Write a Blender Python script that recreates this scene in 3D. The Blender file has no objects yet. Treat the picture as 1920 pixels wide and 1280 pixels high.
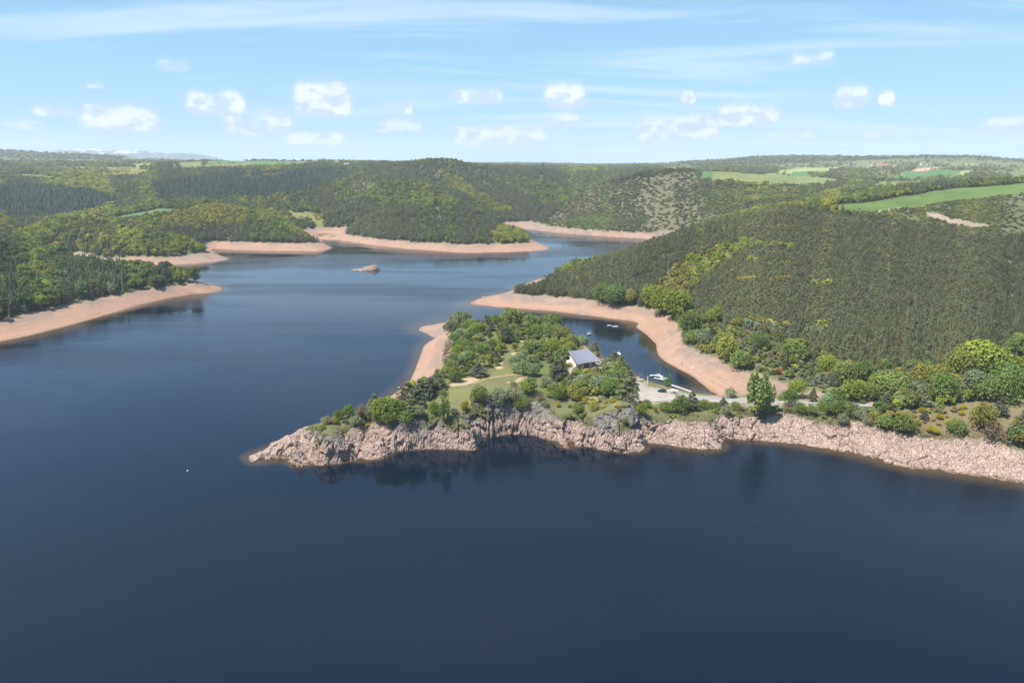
import bpy, math, random
import numpy as np
from mathutils import Vector, Matrix
R = math.radians
random.seed(7)
RNG = np.random.default_rng(11)
scene = bpy.context.scene
COL = scene.collection

# ------------------------------------------------------------------ camera, sky, sun, exposure
PITCH = R(14.75)
CAM_H = 120.0
F_PX = 1280.0            # focal length in pixels of a 1920 wide picture (24 mm equivalent)
cam_d = bpy.data.cameras.new('camera'); cam = bpy.data.objects.new('camera', cam_d); COL.objects.link(cam)
cam_d.lens = 24.0; cam_d.sensor_width = 36.0; cam_d.sensor_fit = 'HORIZONTAL'
cam_d.clip_start = 1.0; cam_d.clip_end = 60000.0
cam.location = (0, 0, CAM_H); cam.rotation_euler = (math.pi / 2 - PITCH, 0, 0)
scene.camera = cam

SUN_EL = R(61); SUN_AZ = R(-118)          # azimuth from +Y (view direction), negative = to the left
sun_dir = Vector((math.sin(SUN_AZ) * math.cos(SUN_EL), math.cos(SUN_AZ) * math.cos(SUN_EL), math.sin(SUN_EL)))
sl = bpy.data.lights.new('sun', 'SUN'); sl.energy = 4.6; sl.angle = R(0.53); sl.color = (1.0, 0.955, 0.88)
sun = bpy.data.objects.new('sun', sl); COL.objects.link(sun)
sun.rotation_euler = sun_dir.to_track_quat('Z', 'Y').to_euler(); sun.location = (-400, 200, 900)

view = scene.view_settings
view.view_transform = 'Standard'; view.look = 'None'; view.exposure = 1.0; view.gamma = 1.0
view.use_curve_mapping = False
scene.cycles.use_denoising = True
scene.cycles.max_bounces = 6; scene.cycles.diffuse_bounces = 2; scene.cycles.glossy_bounces = 2
scene.cycles.transmission_bounces = 2; scene.cycles.transparent_max_bounces = 4; scene.cycles.volume_bounces = 0
scene.cycles.caustics_reflective = False; scene.cycles.caustics_refractive = False

class NT:
    """small helper round a node tree"""
    def __init__(s, tree): s.t = tree; s.n = tree.nodes; s.l = tree.links
    def new(s, typ, **kw):
        nd = s.n.new(typ)
        for k, v in kw.items(): setattr(nd, k, v)
        return nd
    def put(s, sock, v):
        if isinstance(v, bpy.types.NodeSocket): s.l.new(v, sock)
        elif v is not None:
            if hasattr(sock.default_value, '__len__') and not hasattr(v, '__len__'): v = [v] * len(sock.default_value)
            if hasattr(v, '__len__') and len(v) == 3 and len(sock.default_value) == 4: v = (*v, 1.0)
            sock.default_value = v
    def m(s, op, a, b=None, c=None, clamp=False):
        nd = s.n.new('ShaderNodeMath'); nd.operation = op; nd.use_clamp = clamp
        for i, v in enumerate((a, b, c)):
            if v is not None: s.put(nd.inputs[i], v)
        return nd.outputs[0]
    def mix(s, f, a, b, blend='MIX'):
        nd = s.n.new('ShaderNodeMix'); nd.data_type = 'RGBA'; nd.blend_type = blend
        s.put(nd.inputs[0], f); s.put(nd.inputs[6], a); s.put(nd.inputs[7], b)
        return nd.outputs[2]
    def ramp(s, f, lo, hi, a=0.0, b=1.0, smooth=True):
        nd = s.n.new('ShaderNodeMapRange'); nd.interpolation_type = 'SMOOTHSTEP' if smooth else 'LINEAR'
        for i, v in enumerate((f, lo, hi, a, b)): s.put(nd.inputs[i], v)
        return nd.outputs[0]
    def noise(s, vec, scale, detail=4, rough=0.55, dist=0.0, out=0):
        nd = s.n.new('ShaderNodeTexNoise'); s.put(nd.inputs['Vector'], vec)
        s.put(nd.inputs['Scale'], scale); s.put(nd.inputs['Detail'], detail); s.put(nd.inputs['Roughness'], rough); s.put(nd.inputs['Distortion'], dist)
        return nd.outputs[out]
    def comb(s, x, y, z):
        nd = s.n.new('ShaderNodeCombineXYZ')
        for i, v in enumerate((x, y, z)): s.put(nd.inputs[i], v)
        return nd.outputs[0]
    def mapping(s, vec, loc=(0, 0, 0), rot=(0, 0, 0), scale=(1, 1, 1)):
        nd = s.n.new('ShaderNodeMapping'); s.put(nd.inputs[0], vec); s.put(nd.inputs[1], loc); s.put(nd.inputs[2], rot); s.put(nd.inputs[3], scale)
        return nd.outputs[0]

def build_world():
    w = bpy.data.worlds.new('World'); scene.world = w; w.use_nodes = True
    g = NT(w.node_tree); g.n.clear()
    out = g.new('ShaderNodeOutputWorld')
    sky = g.new('ShaderNodeTexSky', sky_type='NISHITA'); sky.sun_disc = False
    sky.sun_elevation = SUN_EL; sky.sun_rotation = SUN_AZ; sky.altitude = 900; sky.air_density = 1.0; sky.dust_density = 0.3; sky.ozone_density = 1.6
    tc = g.new('ShaderNodeTexCoord'); d = tc.outputs['Generated']
    sep = g.new('ShaderNodeSeparateXYZ'); g.l.new(d, sep.inputs[0]); x, y, z = sep.outputs
    def noise2(vec, scale, detail, rough, dist=0.0, out=0):
        o = g.noise(vec, scale, detail, rough, dist, out); o.node.noise_dimensions = '2D'; return o
    # high thin cirrus: streaks on a flat layer far above
    zz = g.m('MAXIMUM', g.m('ADD', z, 0.10), 0.03)
    pl = g.comb(g.m('DIVIDE', x, zz), g.m('DIVIDE', y, zz), 0.0)
    warp = noise2(g.mapping(pl, scale=(0.35, 0.5, 1)), 1.0, 1, 0.5, out=1)
    wv = g.new('ShaderNodeVectorMath', operation='MULTIPLY_ADD'); g.l.new(warp, wv.inputs[0]); wv.inputs[1].default_value = (0.9, 0.9, 0); g.l.new(pl, wv.inputs[2])
    st = noise2(g.mapping(wv.outputs[0], loc=(CIR[0], CIR[1], 0), rot=(0, 0, R(9)), scale=(0.30, 1.55, 1)), 1.0, 5, 0.60)
    big = noise2(g.mapping(pl, loc=(CIR[2], CIR[3], 0), scale=(0.30, 0.30, 1)), 1.0, 1, 0.5)
    cirrus = g.m('MULTIPLY', g.ramp(st, 0.42, 0.72), g.ramp(big, 0.34, 0.60), clamp=True)
    az = g.m('MULTIPLY', g.m('ARCTAN2', x, y), 57.2958)
    el = g.m('MULTIPLY', g.m('ARCSINE', z), 57.2958)
    hz = g.ramp(el, -1.0, 20.0, 0.75, 0.25)
    tint = g.mix(1.0, sky.outputs[0], (0.62, 0.90, 1.14, 1), 'MULTIPLY')
    c0 = g.mix(hz, tint, (3.1, 5.4, 7.2, 1))
    c0 = g.mix(g.ramp(el, -0.5, 5.0, 0.55, 0.0), c0, (4.3, 5.9, 7.1, 1))
    c1 = g.mix(g.m('MULTIPLY', cirrus, 0.58), c0, (6.0, 6.9, 7.5, 1))
    # two rows of cumulus near the horizon, the same broken rows all round it: look-up along the azimuth
    azw = g.m('DIVIDE', g.m('PINGPONG', g.m('ADD', az, 45.0), 90.0), 90.0)
    nv = g.comb(az, g.m('MULTIPLY', el, 1.5), 0.0)
    n1 = noise2(nv, 0.55, 6, 0.58, 0.0)
    n2 = noise2(g.mapping(nv, loc=(0.30, -0.80, 0)), 0.55, 3, 0.58, 0.0)
    def sky_at(u, v):
        q = Vector(((u - 960) / F_PX, math.cos(PITCH) + (640 - v) / F_PX * math.sin(PITCH), -math.sin(PITCH) + (640 - v) / F_PX * math.cos(PITCH))).normalized()
        return math.degrees(math.atan2(q.x, q.y)), math.degrees(math.asin(q.z))
    def row(clouds):
        """clouds as seen in the photograph: (u, v of the middle, half width, half height, density)"""
        cr = g.new('ShaderNodeValToRGB'); cr.color_ramp.interpolation = 'LINEAR'
        stops = []
        for (u, v, hw, hh, k) in clouds:
            v += 7; a, e = sky_at(u, v); w = sky_at(u + hw, v)[0] - a; h = sky_at(u, v - hh)[1] - e
            stops += [(a - w, e, h, -0.45), (a - 0.62 * w, e, h, 0.88 * k), (a + 0.62 * w, e, h, 0.88 * k), (a + w, e, h, -0.45)]
        stops.sort(); els = cr.color_ramp.elements
        while len(els) < len(stops): els.new(0.5)
        for e_, (a, e, h, k) in zip(els, stops): e_.position = min(1, max(0, (a + 45.0) / 90.0)); e_.color = (e / 20.0, h / 3.0, (k + 0.5) / 2.0, 1)
        g.l.new(azw, cr.inputs[0]); s3 = g.new('ShaderNodeSeparateColor'); g.l.new(cr.outputs[0], s3.inputs[0])
        dy = g.m('DIVIDE', g.m('SUBTRACT', el, g.m('MULTIPLY', s3.outputs[0], 20.0)), g.m('MULTIPLY', s3.outputs[1], 3.0))
        dyb = g.m('MULTIPLY', dy, g.ramp(dy, -0.5, 0.1, 1.6, 0.9))          # flatter undersides
        prof = g.m('SUBTRACT', g.m('MULTIPLY_ADD', s3.outputs[2], 4.4, -1.1), g.m('MULTIPLY', dyb, dyb))
        return prof, g.m('MULTIPLY_ADD', dy, 0.5, 0.5)
    pa, ha = row([(45, 232, 60, 15, .55), (228, 226, 95, 25, 1.0), (592, 256, 75, 13, .85), (935, 255, 112, 19, 1.0), (1268, 244, 100, 27, 1.05), (1480, 248, 65, 12, .5), (1650, 250, 60, 11, .5), (1890, 236, 75, 20, .85)])
    pb, hb = row([(110, 205, 60, 14, .5), (405, 195, 70, 24, .95), (605, 191, 68, 30, 1.1), (745, 200, 38, 18, .55), (895, 177, 60, 15, .8), (1058, 181, 50, 24, 1.0), (1400, 215, 75, 22, .95), (1598, 181, 44, 21, .95)])
    pc, hc = row([(178, 156, 24, 9, .5), (325, 118, 40, 16, .45), (485, 232, 85, 34, .60), (750, 234, 60, 18, .5), (1052, 223, 50, 16, .75), (1290, 180, 20, 13, .9), (1525, 105, 60, 18, .45), (1660, 183, 20, 16, .9)])
    pb, hb = g.m('MAXIMUM', pb, pc), g.m('MULTIPLY_ADD', g.m('GREATER_THAN', pc, pb), g.m('SUBTRACT', hc, hb), hb)
    tot = g.m('MAXIMUM', g.m('MAXIMUM', pa, pb), -1.0)
    base = g.m('MULTIPLY_ADD', g.m('GREATER_THAN', pb, pa), g.m('SUBTRACT', hb, ha), ha)
    dens = g.m('MULTIPLY_ADD', g.m('SUBTRACT', n1, 0.5), 2.6, tot)
    cum = g.m('MULTIPLY', g.ramp(dens, 0.15, 1.7), g.ramp(tot, -0.5, 0.45))
    soft = g.m('MULTIPLY', g.ramp(tot, -1.0, 1.0), g.ramp(n2, 0.3, 0.65, 0.25, 0.75))       # faint veil round the puffs
    light = g.m('MULTIPLY_ADD', g.m('SUBTRACT', n1, n2), 3.0, g.m('MULTIPLY', base, 0.9))
    ccol = g.mix(g.ramp(light, 0.15, 0.95), (4.6, 5.6, 7.0, 1), (7.2, 7.6, 8.2, 1))
    c2 = g.mix(soft, c1, (4.4, 5.4, 6.8, 1))
    c2 = g.mix(g.m('MULTIPLY', cum, 0.92), c2, ccol)
    b1 = g.new('ShaderNodeBackground'); b2 = g.new('ShaderNodeBackground'); g.l.new(c1, b1.inputs[0]); g.l.new(c2, b2.inputs[0])
    for b in (b1, b2): b.inputs[1].default_value = SKY
    mx = g.new('ShaderNodeMixShader'); g.put(mx.inputs[0], g.m('MULTIPLY', g.m('LESS_THAN', el, 12.0), g.m('GREATER_THAN', el, -0.5)))
    g.l.new(b1.outputs[0], mx.inputs[1]); g.l.new(b2.outputs[0], mx.inputs[2]); g.l.new(mx.outputs[0], out.inputs[0])
    w.cycles.sampling_method = 'NONE'
SKY = 0.072; CIR = (3.1, 1.75, 0.25, 5.3)
build_world()

# ------------------------------------------------------------------ general helpers
def tag(o, label=None, cat=None, group=None, kind=None):
    if label: o['label'] = label
    if cat: o['category'] = cat
    if group: o['group'] = group
    if kind: o['kind'] = kind
    return o
def link(o, parent=None):
    COL.objects.link(o)
    if parent is not None: o.parent = parent
    return o
def empty(name, loc, rz=0.0):
    o = bpy.data.objects.new(name, None); o.empty_display_size = 0.5; COL.objects.link(o)
    o.location = loc; o.rotation_euler = (0, 0, rz); return o
def mesh_np(name, V, F, mat=None, smooth=False):
    me = bpy.data.meshes.new(name)
    V = np.asarray(V, np.float32); me.vertices.add(len(V)); me.vertices.foreach_set('co', V.ravel())
    if isinstance(F, np.ndarray):
        k = F.shape[1]; n = len(F)
        me.loops.add(n * k); me.loops.foreach_set('vertex_index', F.astype(np.int32).ravel())
        me.polygons.add(n); me.polygons.foreach_set('loop_start', np.arange(0, n * k, k, dtype=np.int32))
    else:
        tot = sum(len(f) for f in F); me.loops.add(tot)
        me.loops.foreach_set('vertex_index', np.array([i for f in F for i in f], np.int32))
        st = np.cumsum([0] + [len(f) for f in F[:-1]]).astype(np.int32)
        me.polygons.add(len(F)); me.polygons.foreach_set('loop_start', st)
    me.polygons.foreach_set('use_smooth', np.full(len(F), smooth, bool))
    me.update(calc_edges=True)
    if mat: me.materials.append(mat)
    return me
class MB:
    """collects boxes, tubes and free faces, builds ONE mesh object"""
    def __init__(s): s.v = []; s.f = []
    def add(s, V, F):
        o = len(s.v); s.v += [tuple(p) for p in V]; s.f += [tuple(i + o for i in q) for q in F]; return s
    def box(s, cx, cy, cz, sx, sy, sz, rz=0.0, taper=1.0):
        V = []
        for k, zc in enumerate((-.5, .5)):
            t = taper if k else 1.0
            for a, b in ((-.5, -.5), (.5, -.5), (.5, .5), (-.5, .5)):
                x, y = a * sx * t, b * sy * t
                V.append((cx + x * math.cos(rz) - y * math.sin(rz), cy + x * math.sin(rz) + y * math.cos(rz), cz + zc * sz))
        return s.add(V, [(3, 2, 1, 0), (4, 5, 6, 7), (0, 1, 5, 4), (1, 2, 6, 5), (2, 3, 7, 6), (3, 0, 4, 7)])
    def tube(s, pts, rad, n=6, caps=True):
        pts = [Vector(p) for p in pts]; rad = rad if hasattr(rad, '__len__') else [rad] * len(pts); V = []; F = []
        for i, p in enumerate(pts):
            d = (pts[min(i + 1, len(pts) - 1)] - pts[max(i - 1, 0)]).normalized()
            a = d.orthogonal().normalized(); b = d.cross(a)
            if abs(d.z) > 0.9: a = Vector((1, 0, 0)); b = d.cross(a).normalized(); a = b.cross(d)
            for k in range(n):
                t = 2 * math.pi * k / n; V.append(p + (a * math.cos(t) + b * math.sin(t)) * rad[i])
        for i in range(len(pts) - 1):
            for k in range(n):
                F.append((i * n + k, i * n + (k + 1) % n, (i + 1) * n + (k + 1) % n, (i + 1) * n + k))
        if caps: F.append(tuple(range(n - 1, -1, -1))); F.append(tuple(range((len(pts) - 1) * n, len(pts) * n)))
        return s.add(V, F)
    def loft(s, secs, close=True, caps=True):
        n = len(secs[0]); V = [p for q in secs for p in q]; F = []
        for i in range(len(secs) - 1):
            for k in range(n if close else n - 1):
                F.append((i * n + k, i * n + (k + 1) % n, (i + 1) * n + (k + 1) % n, (i + 1) * n + k))
        if caps: F.append(tuple(range(n - 1, -1, -1))); F.append(tuple(range((len(secs) - 1) * n, len(secs) * n)))
        return s.add(V, F)
    def build(s, name, mat, parent=None, smooth=False):
        o = bpy.data.objects.new(name, mesh_np(name, s.v, s.f, mat, smooth)); return link(o, parent)

def mat_plain(name, col, rough=0.6, metal=0.0, var=0.12, scale=6.0, spec=0.5):
    m = bpy.data.materials.new(name); m.use_nodes = True; g = NT(m.node_tree); b = g.n['Principled BSDF']
    tc = g.new('ShaderNodeTexCoord'); n = g.noise(tc.outputs['Object'], scale, 4)
    g.put(b.inputs['Base Color'], g.mix(n, tuple(c * (1 - var) for c in col), tuple(min(1, c * (1 + var)) for c in col)))
    b.inputs['Roughness'].default_value = rough; b.inputs['Metallic'].default_value = metal; b.inputs['Specular IOR Level'].default_value = spec
    return m

# noise in numpy
def _hash(ix, iy, iz, seed):
    h = (ix.astype(np.int64) * 374761393 + iy.astype(np.int64) * 668265263 + iz.astype(np.int64) * 2147483647 + seed * 1274126177) & 0xffffffff
    h = ((h ^ (h >> 13)) * 1274126177) & 0xffffffff
    h = ((h ^ (h >> 16)) * 2246822519) & 0xffffffff
    return ((h ^ (h >> 15)) & 0xffffff) / float(0xffffff)
def vnoise(x, y, z=None, seed=0):
    x = np.asarray(x, float); y = np.asarray(y, float)
    ix = np.floor(x); iy = np.floor(y); fx = x - ix; fy = y - iy
    ux = fx * fx * fx * (fx * (fx * 6 - 15) + 10); uy = fy * fy * fy * (fy * (fy * 6 - 15) + 10)
    if z is None:
        iz = np.zeros_like(ix); c = lambda a, b: _hash(ix + a, iy + b, iz, seed)
        return (c(0, 0) * (1 - ux) + c(1, 0) * ux) * (1 - uy) + (c(0, 1) * (1 - ux) + c(1, 1) * ux) * uy
    z = np.asarray(z, float); iz = np.floor(z); fz = z - iz; uz = fz * fz * (3 - 2 * fz)
    c = lambda a, b, d: _hash(ix + a, iy + b, iz + d, seed)
    f = lambda d: (c(0, 0, d) * (1 - ux) + c(1, 0, d) * ux) * (1 - uy) + (c(0, 1, d) * (1 - ux) + c(1, 1, d) * ux) * uy
    return f(0) * (1 - uz) + f(1) * uz
def fbm(x, y, z=None, oct=4, seed=0, gain=0.5):
    s = 0; a = 1; t = 0
    for i in range(oct):
        k = 2.03 ** i
        s = s + a * (vnoise(x * k + 17.3 * i, y * k - 9.1 * i, None if z is None else z * k + 3.7 * i, seed + i) * 2 - 1); t += a; a *= gain
    return s / t
def worley(x, y, z, seed=0):
    """cell id (0..1), distance to nearest and second nearest feature point"""
    ix = np.floor(x); iy = np.floor(y); iz = np.floor(z)
    d1 = np.full(x.shape, 9.0); d2 = np.full(x.shape, 9.0); cid = np.zeros(x.shape)
    for a in (-1, 0, 1):
        for b in (-1, 0, 1):
            for c in (-1, 0, 1):
                jx, jy, jz = ix + a, iy + b, iz + c
                px = jx + _hash(jx, jy, jz, seed); py = jy + _hash(jx, jy, jz, seed + 1); pz = jz + _hash(jx, jy, jz, seed + 2)
                d = np.sqrt((px - x) ** 2 + (py - y) ** 2 + (pz - z) ** 2)
                h = _hash(jx, jy, jz, seed + 3); near = d < d1
                d2 = np.where(near, d1, np.minimum(d2, d)); cid = np.where(near, h, cid); d1 = np.where(near, d, d1)
    return cid, d1, d2
def sstep(x, a, b):
    t = np.clip((x - a) / (b - a), 0, 1); return t * t * (3 - 2 * t)

# ------------------------------------------------------------------ terrain: survey points read off the photograph's perspective
CP, SP = math.cos(PITCH), math.sin(PITCH)
def ray(u, v):
    a = (u - 960.0) / F_PX; b = (640.0 - v) / F_PX
    return a, CP + b * SP, -SP + b * CP
def at_z(u, v, z=0.0):
    dx, dy, dz = ray(u, v); t = (z - CAM_H) / dz; return dx * t, dy * t
def at_y(u, v, Y):
    dx, dy, dz = ray(u, v); t = Y / dy; return dx * t, Y, CAM_H + dz * t
ZV = 8.0                                              # full-pool level: vegetation begins here
ctrl = []                                             # (x, y, z)
def line(pts, z, step=0.022):
    P = [at_z(u, v, z) for u, v in pts]; last = None
    for (x0, y0), (x1, y1) in zip(P[:-1], P[1:]):
        L = math.hypot(x1 - x0, y1 - y0); n = max(1, int(L / (step * math.hypot(x0, y0))))
        for k in range(n):
            t = k / n; ctrl.append((x0 + (x1 - x0) * t, y0 + (y1 - y0) * t, z))
    ctrl.append((*P[-1], z))
def hill(u, v, Y, tree=0.0):
    x, y, z = at_y(u, v, Y); ctrl.append((x, y, z - tree))
def deep(pts, z=-9.0):
    for u, v in pts: ctrl.append((*at_z(u, v, 0.0), z))
# --- near headland, cliff foot from right to the tip, then its far side and the cove
line([(2250, 985), (2100, 945), (2000, 920), (1920, 905), (1850, 893), (1800, 887), (1760, 880), (1700, 876), (1660, 868), (1630, 856), (1600, 850), (1540, 840), (1480, 832), (1430, 827), (1370, 823), (1354, 823),
      (1350, 841), (1330, 843), (1300, 842), (1260, 836), (1225, 831), (1213, 832), (1205, 846), (1165, 849), (1130, 843), (1100, 836), (1078, 829), (1068, 828), (1061, 839), (1040, 828), (1000, 815), (960, 813),
      (920, 818), (898, 830), (889, 843), (850, 842), (800, 842), (760, 845), (700, 846), (672, 852), (655, 864), (635, 869), (600, 871), (575, 862), (545, 857), (520, 858), (490, 866), (474, 866), (460, 858)], 0.0, 0.012)
line([(460, 858), (470, 851), (500, 842), (545, 825), (600, 805), (640, 792), (680, 776), (720, 752), (767, 717), (775, 700), (783, 680), (792, 655), (797, 646), (815, 634), (801, 626), (785, 619), (791, 612), (815, 608),
      (842, 603), (900, 611), (960, 617), (1010, 617), (1060, 625), (1095, 646), (1118, 668), (1150, 684), (1180, 700), (1204, 712), (1236, 722), (1262, 728), (1300, 736), (1345, 741)], 0.0, 0.014)
line([(1345, 741), (1330, 732), (1310, 715), (1290, 700), (1260, 685), (1240, 672), (1232, 660), (1230, 645), (1215, 630), (1192, 613), (1196, 606), (1185, 602), (1150, 598), (1100, 591), (1035, 583), (950, 577), (880, 570),
      (890, 563), (905, 558), (940, 551), (956, 546), (1000, 527), (1080, 502), (1150, 477), (1190, 465), (1230, 455)], 0.0)
# vegetation line round them
line([(2250, 900), (2050, 862), (1920, 842), (1850, 826), (1800, 822), (1740, 819), (1700, 811), (1640, 800), (1580, 787), (1500, 779), (1420, 779), (1345, 786)], ZV, 0.016)
line([(1340, 795), (1270, 791), (1222, 794)], ZV, 0.014); line([(1196, 806), (1160, 810), (1120, 804), (1085, 798)], ZV, 0.014); line([(1055, 793), (1010, 782), (960, 780), (915, 785)], ZV, 0.014)
line([(885, 806), (850, 805), (800, 806), (740, 812), (690, 816)], ZV, 0.014); line([(655, 829), (615, 833), (590, 828), (560, 832)], ZV, 0.014)
for p in ((490, 845, 269), (515, 832, 270.5), (545, 817, 273), (562, 808, 276), (580, 799, 279)): hill(*p)
line([(848, 607), (852, 625), (843, 650), (838, 668), (825, 690), (808, 712), (770, 735), (720, 762)], ZV)
line([(860, 607), (930, 612), (1000, 614), (1045, 622), (1085, 648), (1110, 672), (1150, 690), (1185, 706), (1215, 722), (1250, 729), (1300, 738), (1340, 743)], ZV, 0.016)
line([(1400, 742), (1480, 746), (1540, 746), (1480, 716), (1430, 706), (1380, 691), (1340, 674), (1300, 657), (1277, 637), (1272, 610), (1252, 592), (1222, 578), (1150, 568), (1060, 558), (1000, 554), (962, 551)], ZV)
# cliff tops and the headland's back
for p in ((605, 795, 274), (640, 784, 281), (680, 776, 284), (720, 768, 288), (760, 762, 290), (800, 764, 290), (840, 768, 288), (880, 770, 286), (920, 768, 290), (960, 772, 291), (1000, 770, 292), (1045, 772, 290),
          (1085, 772, 290), (1120, 768, 287), (1150, 757, 284), (1165, 754, 283.5), (1185, 760, 285), (1215, 775, 289), (1260, 772, 292), (1320, 770, 295), (1380, 766, 299), (840, 735, 312), (900, 715, 333), (960, 700, 348),
          (930, 690, 358), (1000, 715, 333), (1040, 735, 315), (1100, 745, 306), (1160, 748, 304), (900, 660, 385), (970, 650, 395), (1030, 665, 380), (900, 628, 425), (960, 622, 432), (1010, 628, 420), (1060, 655, 392),
          (860, 680, 362), (800, 728, 320)): hill(*p)
for (u, v, z) in ((1095, 687, 10.2), (1075, 690, 10.6), (1120, 695, 9.8), (1200, 735, 9.6), (1240, 745, 9.6), (1280, 746, 9.5), (1200, 752, 9.8), (1330, 747, 9.4), (1400, 750, 9.4), (1480, 753, 9.4), (1560, 756, 9.5), (1640, 760, 9.8),
                  (1150, 720, 10.0), (1350, 760, 9.4), (1500, 765, 9.4), (1600, 775, 9.4), (1580, 740, 9.8), (1640, 725, 10.5), (1560, 725, 10.2), (1660, 745, 10.3), (1720, 710, 11.5), (1600, 705, 11.2), (1500, 700, 11.5), (1450, 685, 12), (1780, 735, 11.5), (1850, 730, 12), (1920, 728, 12.5), (2050, 730, 12.5), (1660, 780, 9.6)):
    ctrl.append((*at_z(u, v, z), z))
# gorse knoll on the right, scrub slope, pine hill
for p in ((1750, 768, 285), (1820, 755, 290), (1900, 750, 291), (1980, 752, 289), (2150, 760, 285), (1700, 775, 284), (1850, 790, 272), (1930, 800, 266), (1700, 735, 318), (1800, 722, 330), (1900, 715, 336), (2100, 715, 336)): hill(*p)
for p in ((1600, 690, 350, 2), (1700, 672, 355, 5), (1850, 660, 360, 6), (2050, 655, 362, 6), (1400, 612, 415, 6), (1500, 640, 385, 5), (1400, 500, 545, 8), (1600, 550, 470, 8), (1800, 550, 468, 8), (2050, 550, 468, 8), (1600, 470, 580, 8), (1800, 470, 565, 8), (2050, 470, 560, 8),
          (1300, 420, 700, 8), (1380, 400, 710, 8), (1450, 388, 720, 8), (1500, 388, 715, 8), (1600, 398, 710, 8), (1700, 407, 680, 8), (1750, 413, 655, 8), (1850, 424, 630, 8), (1920, 427, 615, 8), (2100, 430, 610, 8), (2250, 432, 610, 8),
          (1200, 457, 700, 8), (1250, 440, 705, 8), (1150, 471, 690, 8), (1100, 488, 672, 8), (1050, 505, 650, 8), (1000, 523, 625, 8), (1300, 520, 545, 8), (1200, 520, 600, 8),
          (1560, 390, 760), (1620, 377, 870), (1700, 368, 900), (1650, 398, 735), (1720, 386, 790), (1800, 376, 830), (1920, 363, 860), (1920, 348, 980), (1800, 357, 950), (2100, 345, 980), (2250, 340, 990), (2100, 362, 850), (2250, 362, 850),
          (1800, 400, 710), (1860, 408, 700), (1920, 395, 740), (2100, 400, 740), (1560, 384, 830), (1450, 392, 800, 2)): hill(*p)
# --- left: first wooded point
line([(-420, 735), (-150, 672), (0, 640), (60, 628), (130, 610), (200, 590), (260, 572), (320, 558), (370, 550), (416, 543), (400, 536), (372, 528), (300, 516), (200, 508), (110, 502)], 0.0)
line([(-420, 690), (-150, 628), (0, 600), (60, 586), (120, 573), (180, 560), (250, 547), (310, 539), (374, 532)], ZV)
for p in ((0, 450, 650, 14), (100, 476, 665, 14), (200, 484, 665, 14), (260, 490, 665, 12), (330, 500, 655, 11), (0, 520, 560, 12), (120, 520, 590, 12), (220, 515, 620, 12), (-150, 440, 640, 14), (-400, 430, 640, 14), (-300, 520, 560, 12), (50, 455, 730, 13), (-150, 425, 760, 13)): hill(*p)
# second point
line([(110, 490), (150, 494), (230, 496), (290, 497), (340, 496), (400, 491), (431, 485), (410, 479), (395, 470)], 0.0)
line([(150, 483), (230, 481), (300, 482), (360, 476), (392, 472)], ZV)
for p in ((150, 408, 960, 12), (270, 425, 920, 12), (340, 437, 905, 11), (380, 456, 880, 9), (60, 420, 940, 12), (0, 436, 860, 12), (-150, 420, 900, 12), (-400, 415, 900, 12), (200, 440, 875, 11), (80, 455, 820, 11), (330, 432, 970, 5), (250, 418, 1000, 5)): hill(*p)
# third point and meadow
line([(395, 470), (400, 467), (500, 471), (600, 471), (623, 465), (606, 458), (600, 448), (595, 438)], 0.0)
line([(405, 453), (500, 455), (592, 456), (600, 452)], ZV)
for p in ((360, 388, 1100, 9), (400, 378, 1130, 9), (440, 383, 1120, 9), (500, 405, 1070, 9), (560, 427, 1040, 9), (590, 447, 1010, 6), (300, 397, 1130), (200, 410, 1080), (320, 390, 1160), (250, 402, 1140), (430, 420, 1030, 9), (520, 430, 1010, 9), (500, 395, 1200, 5), (600, 415, 1230), (560, 400, 1270), (660, 425, 1210, 3)): hill(*p)
# central hill
line([(595, 438), (640, 450), (700, 460), (780, 468), (870, 474), (950, 473), (1010, 470), (1029, 464), (1012, 457), (1000, 452), (985, 446), (965, 441), (950, 436)], 0.0)
line([(620, 437), (700, 447), (780, 455), (870, 459), (950, 457), (992, 454)], ZV)
for p in ((650, 335, 1450, 8), (700, 325, 1500, 9), (760, 338, 1400, 9), (850, 374, 1250, 9), (900, 394, 1180, 9), (960, 420, 1080, 9), (985, 437, 1030, 7), (700, 400, 1170, 9), (800, 420, 1090, 9), (650, 390, 1260, 9), (880, 430, 1030, 9)): hill(*p)
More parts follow.
